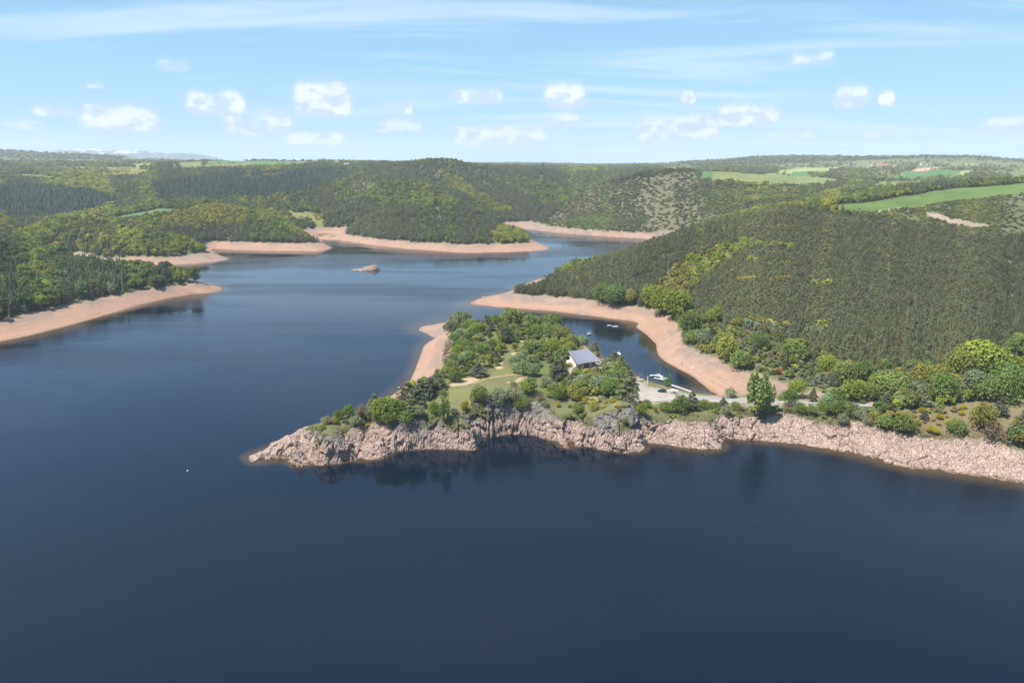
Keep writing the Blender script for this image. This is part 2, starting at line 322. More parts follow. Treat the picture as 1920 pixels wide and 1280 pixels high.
# the arm behind it
line([(940, 429), (985, 428), (1050, 437), (1130, 443), (1200, 447), (1235, 446), (1260, 447)], 0.0)
line([(1000, 421), (1050, 427), (1130, 433), (1200, 437), (1230, 437)], ZV)
for p in ((820, 292, 1900, 9), (785, 296, 1910, 9), (860, 298, 1910, 9), (740, 303, 1950, 9), (900, 311, 2000, 10), (1000, 316, 2000, 10), (1130, 317, 2100, 10), (1240, 321, 1900, 9), (860, 340, 1700, 9), (900, 360, 1560, 9), (950, 388, 1400, 9), (1040, 345, 1680, 9), (1055, 378, 1480, 9), (980, 410, 1330, 7), (790, 345, 1620, 9), (1000, 380, 1480, 9),
          (1080, 362, 1450, 5), (1150, 342, 1450, 5), (1200, 327, 1500, 5), (1310, 320, 1500, 3), (1130, 405, 1290, 3), (1200, 405, 1260, 3), (1060, 410, 1300, 3), (1300, 370, 1260, 2), (1300, 405, 1180, 3), (1400, 360, 1300, 2), (1400, 380, 1180, 3), (1500, 350, 1350, 2), (1500, 375, 1100, 3),
          (1400, 330, 1700), (1500, 340, 1600), (1350, 322, 1800), (1500, 326, 2200), (1600, 336, 1900, 2), (1560, 360, 1350, 4), (1650, 350, 1500, 5), (1700, 326, 2100), (1800, 319, 2300), (1550, 320, 2600), (1650, 314, 3000), (1750, 345, 1500, 6), (1850, 338, 1500, 5), (1900, 322, 2100, 5), (2100, 330, 1800, 5), (2200, 318, 2500, 5),
          (1400, 303, 3600, 5), (1400, 294, 4200, 8), (1500, 292, 4300, 8), (1600, 298, 4200, 8), (1700, 297, 4200, 8), (1820, 289, 3600, 8), (1880, 296, 3600, 8), (1920, 304, 3600, 5), (2100, 300, 3600), (2250, 298, 3600), (1300, 306, 4200, 5), (1200, 309, 4400, 5), (1100, 311, 4600, 5), (1000, 312, 5000), (1300, 314, 2900), (1200, 315, 3100),
          (100, 340, 1500, 13), (100, 400, 1200, 12), (250, 350, 1450, 13), (0, 400, 1150, 12), (-150, 390, 1200, 12), (-400, 385, 1200, 12), (-150, 335, 1550, 13), (-400, 330, 1600, 13), (300, 360, 1400, 13), (300, 325, 1700, 13), (450, 330, 1650, 13), (450, 311, 1900, 13), (640, 313, 1750, 12), (450, 362, 1420, 12), (550, 377, 1330, 11), (330, 378, 1270, 10),
          (100, 312, 2300, 8), (200, 305, 2600, 8), (-150, 310, 2300, 8), (60, 283, 4500, 8), (0, 279, 4500, 8), (-200, 276, 4500, 8), (-400, 280, 4500, 8), (140, 286, 4400, 8), (200, 294, 4200, 8), (300, 301, 3800, 5), (400, 301, 3500, 5), (490, 299, 2900, 6), (600, 302, 2600, 5), (700, 305, 2500, 5), (250, 312, 2200, 6), (380, 308, 2300, 3), (560, 306, 2200, 6), (20, 296, 3300, 8), (150, 301, 3200, 8)): hill(*p)
# lake bed
deep([(960, 1200), (300, 1200), (1600, 1200), (1900, 1050), (100, 950), (500, 950), (900, 950), (1300, 960), (1700, 960), (300, 800), (100, 720), (500, 700), (650, 640), (500, 600), (700, 570), (800, 540), (600, 530), (500, 510), (700, 500), (900, 520), (800, 490), (950, 495), (1050, 480), (1120, 455), (1050, 452), (460, 480), (540, 485), (640, 465), (700, 680), (400, 830), (960, 880), (720, 880), (560, 910), (1180, 880), (1450, 880)], -10)
deep([(440, 866), (432, 852), (455, 880), (490, 884), (530, 876), (446, 845)], -5); deep([(1100, 610), (1000, 598), (1150, 630), (1190, 660), (1220, 690), (1270, 715)], -5); deep([(150, 499), (300, 507), (620, 455), (970, 433), (300, 505)], -3)
for th in np.linspace(-47, 47, 14):
    for rr, zz in ((7200, 98), (5600, 104)):
        if th < -20 or th > 10: zz -= 6
        ctrl.append((rr * math.sin(R(th)), rr * math.cos(R(th)), zz))
    ctrl.append((150 * math.sin(R(th)), 150 * math.cos(R(th)), -12)); ctrl.append((60 * math.sin(R(th)), 60 * math.cos(R(th)), -12))
C = np.array(ctrl)
cr = np.hypot(C[:, 0], C[:, 1]); ct = np.arctan2(C[:, 0], C[:, 1])
P2 = np.stack([ct, np.log(cr)], 1)
_, ui = np.unique(np.round(P2, 4), axis=0, return_index=True)
P2 = P2[ui]; CZ = C[ui, 2]
BETA = 1.25
def rbf_fit():
    n = len(P2); D = np.hypot(P2[:, None, 0] - P2[None, :, 0], P2[:, None, 1] - P2[None, :, 1])
    A = np.zeros((n + 1, n + 1)); A[:n, :n] = -D ** BETA - np.eye(n) * 1e-6; A[:n, n] = 1; A[n, :n] = 1
    return np.linalg.solve(A, np.append(CZ, 0))
WGT = rbf_fit()
def rbf_eval(t, lr):
    out = np.empty(t.size, np.float32); tf = t.ravel().astype(np.float32); lf = lr.ravel().astype(np.float32)
    p = P2.astype(np.float32); w = WGT[:-1].astype(np.float32); ch = 20000
    for i in range(0, t.size, ch):
        dx = tf[i:i + ch, None] - p[None, :, 0]; dy = lf[i:i + ch, None] - p[None, :, 1]
        q = dx * dx; q += dy * dy; q += 1e-14
        np.power(q, np.float32(BETA / 2), out=q)
        out[i:i + ch] = -(q @ w) + np.float32(WGT[-1])
    return out.reshape(t.shape)
TH0, TH1, NTH = R(-45.5), R(45.5), 1000
thv = np.linspace(TH0, TH1, NTH)
rows = list(np.arange(236, 322, 0.36)); r = rows[-1]
while r < 7000:
    r *= 1 + (0.0026 if r < 480 else 0.0042 if r < 2200 else 0.009); rows.append(r)
rv = np.array(rows); NR = len(rv)
# the smooth field is evaluated on a coarser grid where it can be, then refined
thc = np.linspace(TH0, TH1, 640)
rc = np.concatenate([rv[rv < 322][::2], rv[rv >= 322][::2], rv[-1:]])
Tc, Lc = np.meshgrid(thc, np.log(rc)); Zc = rbf_eval(Tc, Lc)
def interp_grid(Zg, tg, lg, t, l):
    i = np.clip(np.searchsorted(lg, l) - 1, 0, len(lg) - 2); j = np.clip(np.searchsorted(tg, t) - 1, 0, len(tg) - 2)
    a = np.clip((l - lg[i]) / (lg[i + 1] - lg[i]), 0, 1); b = np.clip((t - tg[j]) / (tg[j + 1] - tg[j]), 0, 1)
    return (Zg[i, j] * (1 - b) + Zg[i, j + 1] * b) * (1 - a) + (Zg[i + 1, j] * (1 - b) + Zg[i + 1, j + 1] * b) * a
TT, LL = np.meshgrid(thv, np.log(rv)); RR = np.exp(LL)
Z = interp_grid(Zc, thc, np.log(rc), TT, LL).astype(float)
X = RR * np.sin(TT); Y = RR * np.cos(TT)
# relief finer than the survey points
inland = sstep(Z, ZV + 1, ZV + 14)
farw = sstep(RR, 450, 1400)
Z += inland * (fbm(X / 150, Y / 150, oct=4, seed=3) * (1.2 + 6.0 * farw) + fbm(X / 38, Y / 38, oct=3, seed=4) * (0.5 + 1.5 * farw))
Z += inland * sstep(RR, 2200, 4200) * fbm(X / 600, Y / 600, oct=3, seed=9) * 9
Z += sstep(Z, 0.4, 3.0) * fbm(X / 9, Y / 9, oct=3, seed=5) * 0.35 * (1 - farw)
LRV = np.log(rv)
def ground(x, y):
    x = np.asarray(x, float); y = np.asarray(y, float)
    return interp_grid(Z, thv, LRV, np.arctan2(x, y), 0.5 * np.log(x * x + y * y))
def cast(u, v, off=0.0, ymax=6800.0):
    """where the line of sight through a picture point meets the ground (raised by off)"""
    dx, dy, dz = ray(u, v)
    ys = 238.0 * np.exp(np.linspace(0, math.log(ymax / 238.0), 1500))
    x = dx / dy * ys; z = CAM_H + dz / dy * ys
    g = np.maximum(ground(x, ys), 0.0) + off; hit = np.nonzero(z <= g)[0]
    k = hit[0] if len(hit) else len(ys) - 1
    if k > 0:
        f0 = z[k - 1] - g[k - 1]; f1 = z[k] - g[k]; s = f0 / (f0 - f1) if f0 != f1 else 0
        yy = ys[k - 1] + (ys[k] - ys[k - 1]) * min(1, max(0, s))
    else: yy = ys[0]
    return dx / dy * yy, yy
def on_ground(u, v, off=0.0):
    x, y = cast(u, v, off); return Vector((x, y, float(ground(x, y))))
#==PART2==
# ------------------------------------------------------------------ land cover
def inside(px, py, poly):
    poly = np.asarray(poly); res = np.zeros(px.shape, bool)
    bb = (px >= poly[:, 0].min()) & (px <= poly[:, 0].max()) & (py >= poly[:, 1].min()) & (py <= poly[:, 1].max())
    if not bb.any(): return res
    x = px[bb]; y = py[bb]; c = np.zeros(x.shape, bool)
    x0, y0 = poly[-1]
    for x1, y1 in poly:
        cond = ((y1 > y) != (y0 > y))
        with np.errstate(divide='ignore', invalid='ignore'): xi = (x0 - x1) * (y - y1) / (y0 - y1) + x1
        c ^= cond & (x < xi); x0, y0 = x1, y1
    res[bb] = c; return res
# class: ground colour, [(kind, weight, tint, height)], tree density
PINE = (0.142, 0.152, 0.080); PINE2 = (0.172, 0.174, 0.090); SPRUCE = (0.080, 0.108, 0.070); MID = (0.152, 0.184, 0.058); LIGHT = (0.230, 0.262, 0.048); OLIVE = (0.262, 0.245, 0.058)
GREY = (0.190, 0.205, 0.120); BROWN = (0.205, 0.155, 0.105); DEEP = (0.098, 0.138, 0.050); BLUEG = (0.078, 0.106, 0.080)
CLASSES = {
 'mixed': ((0.11, 0.115, 0.06), [('pine', 4, PINE, 7.5), ('spruce', 1.2, SPRUCE, 8.5), ('broadleaf', 3.4, MID, 8), ('broadleaf', 1.6, LIGHT, 8), ('broadleaf', 1.0, OLIVE, 8)], 1.0),
 'farwood': ((0.085, 0.095, 0.040), [('pine', 2, PINE, 10), ('broadleaf', 3, MID, 9), ('broadleaf', 2, OLIVE, 8), ('broadleaf', 0.5, BROWN, 8)], 0.75),
 'pine': ((0.105, 0.105, 0.062), [('pine', 8, PINE, 5.6), ('pine', 5, PINE2, 5.6), ('broadleaf', 0.10, OLIVE, 6.5), ('broadleaf', 0.08, GREY, 6)], 1.0),
 'spruce': ((0.05, 0.055, 0.035), [('spruce', 8, SPRUCE, 9), ('spruce', 3, BLUEG, 9), ('broadleaf', 0.15, OLIVE, 9)], 1.0),
 'youngspruce': ((0.10, 0.10, 0.055), [('spruce', 3, (0.098, 0.108, 0.055), 6.5), ('pine', 5, PINE, 6), ('spruce', 3, (0.125, 0.128, 0.060), 6), ('pine', 2, PINE2, 5)], 1.0),
 'light': ((0.100, 0.110, 0.035), [('broadleaf', 5, LIGHT, 8), ('broadleaf', 3, OLIVE, 8), ('broadleaf', 1, MID, 8)], 0.95),
 'green': ((0.070, 0.100, 0.030), [('broadleaf', 5, MID, 9), ('broadleaf', 2, LIGHT, 9), ('pine', 1, PINE, 9)], 0.95),
 'olive': ((0.120, 0.120, 0.036), [('broadleaf', 6, OLIVE, 6), ('broadleaf', 3, LIGHT, 6), ('broadleaf', 1, MID, 7)], 0.95),
 'darkmix': ((0.10, 0.105, 0.06), [('pine', 5, PINE, 7), ('spruce', 1.5, SPRUCE, 8), ('broadleaf', 1, MID, 9)], 1.0),
 'lightmix': ((0.085, 0.100, 0.036), [('broadleaf', 4, LIGHT, 8), ('broadleaf', 3, MID, 9), ('pine', 1.4, PINE, 9), ('spruce', 0.7, SPRUCE, 10), ('broadleaf', 1, OLIVE, 8)], 1.0),
 'shorewood': ((0.070, 0.080, 0.036), [('broadleaf', 3, LIGHT, 10), ('broadleaf', 5, MID, 11), ('broadleaf', 4, DEEP, 11), ('pine', 4, PINE, 11), ('spruce', 3.5, SPRUCE, 12), ('broadleaf', 1, GREY, 8)], 1.0),
 'heath': ((0.105, 0.100, 0.055), [('shrub', 4, (0.125, 0.130, 0.062), 2.5), ('shrub', 2, MID, 3), ('shrub', 1, (0.27, 0.21, 0.045), 2.2), ('shrub', 1.5, BROWN, 2.2), ('pine', 0.9, PINE, 6)], 0.69),
 'heathgreen': ((0.088, 0.095, 0.046), [('shrub', 3, MID, 3), ('shrub', 2, (0.125, 0.130, 0.062), 2.5), ('shrub', 1, OLIVE, 2.5)], 0.6),
 'lowheath': ((0.092, 0.102, 0.046), [('shrub', 4, (0.115, 0.125, 0.058), 1.3), ('shrub', 2, MID, 1.5), ('shrub', 1, OLIVE, 1.3), ('shrub', 1, BROWN, 1.2)], 0.69),
 'gorse': ((0.150, 0.122, 0.066), [('shrub', 3, (0.14, 0.14, 0.065), 1.3), ('shrub', 1.6, (0.30, 0.22, 0.018), 1.3), ('shrub', 2, BROWN, 1.0), ('shrub', 1, MID, 1.6)], 0.42),
 'scrub': ((0.110, 0.115, 0.048), [('broadleaf', 3, MID, 6), ('broadleaf', 2, GREY, 4.5), ('broadleaf', 2, OLIVE, 5.5), ('broadleaf', 1.5, LIGHT, 5), ('pine', 1.5, PINE, 6), ('shrub', 3, GREY, 2.5), ('shrub', 1.2, BROWN, 2.5), ('shrub', 2, MID, 2.5)], 0.75),
 'canopy': ((0.115, 0.130, 0.050), [('broadleaf', 4, MID, 6.5), ('broadleaf', 2, GREY, 6), ('broadleaf', 2.5, LIGHT, 6), ('broadleaf', 1.5, OLIVE, 6), ('shrub', 3, MID, 2.2), ('shrub', 1.5, GREY, 2), ('shrub', 1.5, OLIVE, 2), ('pine', 0.6, PINE, 6)], 0.62),
 'lawn': ((0.135, 0.135, 0.052), [], 0.0), 'soil': ((0.36, 0.28, 0.18), [], 0.0), 'verge': ((0.120, 0.150, 0.040), [], 0.0), 'paved': ((0.30, 0.27, 0.23), [], 0.0), 'bank': ((0.130, 0.132, 0.060), [('shrub', 3, MID, 1.6), ('shrub', 2, GREY, 1.4), ('shrub', 2, OLIVE, 1.5), ('shrub', 0.7, (0.30, 0.22, 0.018), 1.0), ('shrub', 1, BROWN, 1.2)], 0.30),
 'field_a': ((0.090, 0.138, 0.036), [], 0), 'field_b': ((0.150, 0.175, 0.060), [], 0), 'field_c': ((0.075, 0.150, 0.050), [], 0), 'field_d': ((0.24, 0.27, 0.10), [], 0), 'field_e': ((0.40, 0.27, 0.19), [], 0), 'meadow': ((0.080, 0.135, 0.055), [], 0),
 'clearing': ((0.165, 0.160, 0.052), [('shrub', 3, OLIVE, 2.5), ('shrub', 1, (0.25, 0.19, 0.02), 1.5), ('broadleaf', 1, MID, 6)], 0.18), 'scar': ((0.23, 0.18, 0.145), [], 0), 'track': ((0.42, 0.31, 0.22), [], 0),
 'openland': ((0.125, 0.140, 0.055), [('broadleaf', 3, MID, 8), ('broadleaf', 2, OLIVE, 7), ('pine', 2, PINE, 9)], 0.28), 'outcrop': ((0.15, 0.13, 0.115), [('shrub', 2, MID, 2), ('pine', 1, PINE, 6)], 0.4),
}
NAMES = list(CLASSES)
regions = []
def region(cls, pts, off=0.0):
    P = []
    for p in pts:
        P.append(cast(p[0], p[1], off) if len(p) == 2 else at_y(*p)[:2])
    regions.append((cls, np.array(P)))
# painted from large to small, later ones on top
region('openland', [(-500, 285, 6500), (-500, 300, 2100), (250, 315, 2000), (640, 306, 2100), (740, 303, 2300), (740, 300, 6500)])
region('openland', [(1180, 305, 6500), (1290, 318, 1900), (1310, 324, 1500), (1420, 350, 1400), (1560, 370, 1200), (1640, 360, 1250), (1800, 345, 1250), (2300, 330, 1250), (2300, 290, 6500)])
region('farwood', [(-500, 300, 3000), (-500, 320, 2000), (100, 320, 1950), (330, 318, 1800), (330, 306, 2500), (100, 305, 3000)])
region('farwood', [(1270, 303, 4800), (1300, 308, 3300), (1600, 308, 3400), (1700, 304, 3500), (1960, 302, 3300), (2300, 300, 3000), (2300, 290, 6000)])
region('farwood', [(-500, 280, 6000), (-500, 290, 3700), (150, 296, 3700), (230, 297, 3800), (230, 290, 6000)])
region('spruce', [(-120, 345), (60, 342), (140, 346), (190, 355), (232, 370), (180, 385), (100, 402), (-120, 412)], 8)
region('spruce', [(275, 342), (360, 328), (450, 314), (640, 311), (660, 318), (640, 334), (560, 357), (500, 371), (400, 373), (290, 371)], 8)
region('green', [(200, 395), (260, 380), (340, 370), (430, 373), (380, 384), (300, 388), (260, 396), (230, 402), (180, 410), (140, 412)], 6)
region('green', [(430, 366), (520, 372), (600, 395), (560, 405), (460, 385)], 6)
region('clearing', [(515, 392), (560, 396), (640, 412), (690, 425), (660, 440), (600, 434), (560, 410)])
region('meadow', [(165, 414), (235, 403), (285, 392), (345, 391), (325, 402), (250, 413), (200, 417)])
region('olive', [(240, 416), (335, 398), (385, 381), (450, 386), (512, 406), (575, 430), (596, 450), (560, 440), (500, 422), (400, 418), (330, 424), (280, 424)], 4)
region('darkmix', [(375, 428), (460, 412), (505, 423), (560, 440), (592, 455), (500, 455), (402, 452)], 5)
region('lightmix', [(-100, 440), (20, 430), (130, 412), (250, 426), (330, 441), (392, 464), (360, 478), (300, 482), (170, 482), (60, 455), (-100, 460)], 6)
region('outcrop', [(75, 455), (110, 441), (118, 452), (85, 468)], 4)
region('shorewood', [(-450, 450), (0, 455), (100, 478), (200, 486), (260, 492), (330, 502), (378, 530), (310, 540), (180, 562), (0, 602), (-450, 700)], 3)
region('darkmix', [(600, 395), (660, 370), (720, 385), (800, 385), (860, 385), (960, 425), (1000, 455), (870, 462), (700, 450), (620, 438)], 5)
region('green', [(650, 352), (720, 340), (790, 350), (850, 376), (860, 388), (800, 386), (720, 384), (650, 368)], 5)
region('outcrop', [(648, 342), (672, 335), (690, 352), (672, 362), (655, 356)], 3)
region('light', [(930, 440), (965, 425), (992, 450), (960, 459), (935, 456)], 4)
region('darkmix', [(690, 318), (760, 306), (820, 300), (900, 313), (1000, 318), (1130, 320), (1150, 335), (1080, 360), (1040, 395), (1000, 420), (965, 408), (900, 385), (850, 368), (790, 342)], 5)
region('green', [(930, 330), (990, 335), (1050, 352), (1060, 380), (1010, 378), (960, 352)], 5)
region('light', [(825, 312), (850, 322), (880, 345), (930, 372), (965, 392), (940, 396), (885, 372), (845, 345)], 6)
region('heath', [(1000, 432), (1040, 400), (1082, 364), (1150, 344), (1240, 330), (1312, 324), (1340, 345), (1420, 352), (1430, 372), (1380, 400), (1300, 425), (1228, 443), (1100, 440)])
region('heathgreen', [(1300, 370), (1350, 352), (1430, 350), (1520, 352), (1560, 372), (1500, 386), (1400, 400), (1330, 418), (1300, 425), (1320, 395)])
region('heathgreen', [(1050, 420), (1110, 395), (1160, 398), (1130, 430), (1080, 436)])
region('field_c', [(1312, 321), (1345, 322), (1335, 336), (1315, 334)])
region('field_b', [(1335, 322), (1440, 325), (1500, 331), (1592, 342), (1560, 347), (1450, 346), (1400, 346), (1335, 338)])
region('field_d', [(1440, 326), (1490, 316), (1570, 313), (1572, 318), (1500, 326)])
region('field_c', [(1450, 330), (1500, 321), (1560, 320), (1560, 326), (1500, 331)])
region('field_c', [(1655, 335), (1700, 325), (1765, 319), (1806, 321), (1785, 331), (1730, 335), (1690, 338)])
region('field_d', [(1780, 333), (1800, 324), (1808, 319), (1825, 320), (1815, 327), (1795, 334)])
region('field_e', [(1706, 321), (1725, 315), (1768, 313), (1766, 318), (1730, 321)])
region('field_d', [(1765, 311), (1820, 306), (1840, 308), (1790, 312)]); region('field_b', [(1640, 348), (1660, 341), (1710, 341), (1690, 350)])
region('field_c', [(385, 306), (460, 301), (462, 306), (400, 310)]); region('field_d', [(253, 309), (282, 308), (280, 315), (256, 315)]); region('field_d', [(300, 308), (330, 306), (330, 309), (305, 311)])
region('clearing', [(180, 312), (250, 312), (270, 322), (260, 332), (180, 332)]); region('clearing', [(88, 313), (165, 312), (170, 321), (95, 322)]); region('field_b', [(330, 306), (382, 304), (380, 310), (335, 312)]); region('field_c', [(470, 303), (560, 303), (556, 308), (475, 308)]); region('clearing', [(400, 309), (480, 310), (470, 316), (410, 316)])
region('clearing', [(0, 328), (80, 328), (140, 332), (100, 337), (0, 335)])
region('pine', [(958, 548), (1000, 527), (1080, 502), (1150, 476), (1220, 457), (1300, 427), (1380, 407), (1450, 395), (1540, 397), (1600, 404), (1700, 414), (1800, 424), (1925, 432), (2300, 440), (2300, 690), (1925, 680), (1800, 676), (1700, 690),
       (1600, 691), (1530, 660), (1420, 622), (1300, 604), (1262, 590), (1222, 575), (1150, 566), (1060, 556)], 4)
region('pine', [(1225, 455, 720), (1300, 430, 720), (1380, 408, 730), (1450, 395, 740), (1500, 395, 735), (1480, 390, 800), (1300, 400, 880), (1180, 440, 900), (1080, 480, 740)])
region('olive', [(1205, 575), (1222, 535), (1262, 505), (1300, 480), (1350, 460), (1414, 440), (1400, 455), (1362, 482), (1325, 512), (1295, 545), (1285, 580), (1308, 606), (1262, 596)], 3)
region('youngspruce', [(1530, 657), (1560, 612), (1650, 572), (1760, 548), (1925, 536), (2300, 536), (2300, 680), (1925, 678), (1800, 672), (1700, 690), (1600, 691)], 4)
region('lowheath', [(1560, 392, 735), (1652, 402, 712), (1700, 409, 680), (1780, 417, 648), (1850, 425, 630), (1925, 429, 618), (2300, 431, 610), (2300, 338, 1000), (1925, 346, 990), (1800, 356, 960), (1700, 366, 910), (1620, 376, 875), (1560, 384, 830)])
region('field_a', [(1562, 388, 765), (1600, 396, 742), (1650, 398, 737), (1720, 386, 790), (1800, 376, 830), (1920, 363, 860), (2300, 362, 850), (2300, 340, 990), (1920, 348, 980), (1800, 357, 950), (1700, 368, 900), (1620, 377, 870), (1570, 384, 830)])
region('spruce', [(1702, 366, 915), (1745, 362, 940), (1796, 358, 965), (1800, 350, 1060), (1710, 352, 1050)]); region('lightmix', [(1570, 382, 850), (1640, 376, 890), (1700, 368, 920), (1710, 352, 1040), (1600, 362, 1000)]); region('lightmix', [(1800, 357, 965), (1925, 347, 1000), (2200, 341, 1010), (2200, 335, 1070), (1920, 338, 1070), (1805, 350, 1050)])
region('scar', [(1722, 396), (1740, 398), (1780, 407), (1815, 413), (1852, 421), (1846, 425), (1800, 421), (1750, 409)])
region('track', [(1640, 399, 730), (1690, 391, 765), (1740, 383.5, 797), (1740, 382, 804), (1690, 389, 772), (1640, 397, 737)]); region('track', [(1557, 388, 765), (1575, 393, 750), (1600, 398, 736), (1600, 397, 742), (1575, 391, 757), (1560, 386, 772)])
region('scrub', [(1222, 578), (1262, 594), (1300, 606), (1420, 625), (1530, 664), (1600, 694), (1700, 692), (1925, 684), (2300, 690), (2300, 905), (1925, 848), (1850, 828), (1740, 820), (1640, 802), (1580, 790), (1560, 765), (1560, 747), (1480, 713), (1430, 703), (1340, 670), (1280, 640), (1270, 605)])
region('gorse', [(1655, 790), (1700, 770), (1760, 760), (1830, 750), (1925, 747), (2300, 750), (2300, 890), (1925, 836), (1850, 820), (1740, 812)])
headland = [at_z(u, v, 3.0) for u, v in [(440, 858), (520, 880), (640, 885), (1000, 850), (1360, 850), (1600, 845), (1600, 748), (1420, 744), (1345, 741), (1250, 726), (1180, 703), (1115, 668), (1060, 624), (960, 615), (840, 600), (770, 715), (600, 803)]]
regions.append(('bank', np.array(headland)))
region('canopy', [(846, 612), (905, 606), (1000, 612), (1050, 624), (1090, 650), (1112, 674), (1150, 692), (1190, 715), (1190, 745), (1090, 745), (1010, 740), (840, 745), (800, 745), (770, 740), (812, 705), (838, 665)])
region('lawn', [(838, 722), (846, 748), (900, 752), (960, 748), (1012, 728), (1030, 715), (1035, 700), (1005, 700), (975, 690), (960, 680), (975, 664), (998, 652), (998, 643), (968, 637), (948, 642), (946, 660), (935, 690), (905, 703), (870, 712)])
region('verge', [(1000, 690), (1060, 690), (1075, 700), (1070, 720), (1040, 735), (1010, 735), (1000, 715)])
region('verge', [(1195, 718), (1245, 736), (1330, 744), (1330, 738), (1260, 730), (1210, 712)]); region('verge', [(1190, 752), (1330, 750), (1500, 756), (1640, 762), (1640, 768), (1500, 766), (1340, 764), (1200, 764)])
region('soil', [(842, 724), (855, 713), (880, 707), (908, 705), (898, 712), (872, 722)]); region('soil', [(930, 688), (942, 684), (946, 690), (935, 692)]); region('soil', [(958, 662), (976, 659), (975, 664), (960, 666)]); region('soil', [(1070, 740), (1130, 745), (1128, 752), (1080, 750)]); region('soil', [(970, 640), (990, 637), (990, 640), (972, 642)])
region('soil', [(950, 716), (975, 707), (1005, 709), (980, 713), (955, 720)])
def strip(cls, pts, w):
    P = [Vector((*cast(u, v), 0)) for u, v in pts]; L = []; Rr = []
    for i, p in enumerate(P):
        d = (P[min(i + 1, len(P) - 1)] - P[max(i - 1, 0)]).normalized(); nrm = Vector((-d.y, d.x, 0))
        L.append((p + nrm * w)[:2]); Rr.append((p - nrm * w)[:2])
    regions.append((cls, np.array(L + Rr[::-1])))
strip('soil', [(885, 718), (915, 709), (945, 704), (965, 702)], 0.55); strip('soil', [(965, 701), (985, 706), (1008, 712)], 0.8); strip('soil', [(940, 690), (944, 676), (940, 662)], 0.6)

region('paved', [(1172, 752), (1176, 718), (1196, 714), (1290, 738), (1660, 752), (1660, 764), (1300, 754), (1240, 756)]); strip('paved', [(1190, 722), (1178, 711), (1160, 700), (1140, 692), (1120, 686)], 2.6)
region('paved', [(1064, 692), (1080, 674), (1110, 674), (1140, 692), (1140, 706), (1100, 710), (1072, 706)])

def classify(x, y, wob=1.0):
    r = np.hypot(x, y); k = wob * np.clip(r * 0.006, 1.5, 14)
    s = np.clip(r * 0.02, 6, 60)
    qx = x + k * fbm(x / s, y / s, oct=3, seed=21) * 1.6; qy = y + k * fbm(x / s + 31, y / s, oct=3, seed=22) * 2.2
    c = np.full(x.shape, NAMES.index('mixed'), np.int16)
    for name, P in regions:
        fine = name in ('paved', 'soil', 'lawn', 'verge', 'canopy', 'bank', 'track', 'field_a')
        m = inside(x + (qx - x) * 0.3, y + (qy - y) * 0.3, P) if fine else inside(qx, qy, P)
        c[m] = NAMES.index(name)
    return c

# ------------------------------------------------------------------ terrain mesh with a fractured rock face
CLS = classify(X, Y)
gr_y = np.gradient(Z, axis=0) / np.gradient(RR, axis=0); gr_t = np.gradient(Z, axis=1) / (RR * (thv[1] - thv[0]))
gx = gr_y * np.sin(TT) + gr_t * np.cos(TT); gy = gr_y * np.cos(TT) - gr_t * np.sin(TT)
slope = np.hypot(gx, gy)
rockf = sstep(slope, 0.42, 0.75) * (RR < 460)
front = (Y < 306) * (1 - sstep(Z, ZV + 0.8, ZV + 3.0))
rockf = np.maximum(rockf, front) * sstep(Z, -3, 0.0)
isrock = rockf > 0.02
dxo = np.where(slope > 1e-4, -gx / np.maximum(slope, 1e-4), 0); dyo = np.where(slope > 1e-4, -gy / np.maximum(slope, 1e-4), 0)
Xd, Yd, Zd = X.copy(), Y.copy(), Z.copy()
crack = np.zeros(Z.shape)
if True:
    x, y, z = X[isrock], Y[isrock], Z[isrock]; f = rockf[isrock]
    # slabs dip to the left: shear the cell space
    sx, sy, sz = x + 0.55 * z, y, z - 0.35 * x
    wx = fbm(x / 7, y / 7, z / 7, oct=3, seed=41) * 4.0; cm = sstep(fbm(x / 13, y / 13, z / 13, oct=2, seed=43), -0.12, 0.25)
    c1, a1, b1 = worley((sx + wx) / 5.0, (sy + wx) / 6.0, sz / 9.5, 51)
    c2, a2, b2 = worley((sx + wx * .5) / 2.1, sy / 2.3, (sz + wx * .5) / 2.7, 61)
    c3, a3, b3 = worley(sx / 0.95, sy / 1.0, sz / 1.2, 71)
    butt = fbm(x / 16, y / 16, oct=3, seed=45)
    blk = (c1 - 0.5) * 1.1 + (c2 - 0.5) * 0.6 + (c3 - 0.5) * 0.36 + butt * 1.5
    ck = np.clip(1 - (b1 - a1) / 0.13, 0, 1) * 1.7 * cm + np.clip(1 - (b2 - a2) / 0.14, 0, 1) * 0.35 * (1 - cm)
    dsp = (blk - ck) * f * sstep(z, -2.5, 0.8)
    nz = 1 / np.sqrt(1 + slope[isrock] ** 2); nh = slope[isrock] * nz
    Xd[isrock] += dxo[isrock] * nh * dsp; Yd[isrock] += dyo[isrock] * nh * dsp; Zd[isrock] += nz * dsp * 0.8
    crack[isrock] = ck * f
ROCKY = [np.array([at_z(u, v, 2.0) for u, v in q]) for q in ([(775, 622), (786, 606), (850, 598), (850, 628), (815, 640)], [(330, 500), (350, 476), (400, 466), (440, 484), (400, 496)], [(960, 440), (960, 415), (1240, 425), (1270, 452), (1130, 447)], [(930, 566), (950, 546), (1070, 556), (1180, 570), (1180, 588), (1060, 576)], [(1075, 600), (1080, 575), (1105, 578), (1105, 596)])]
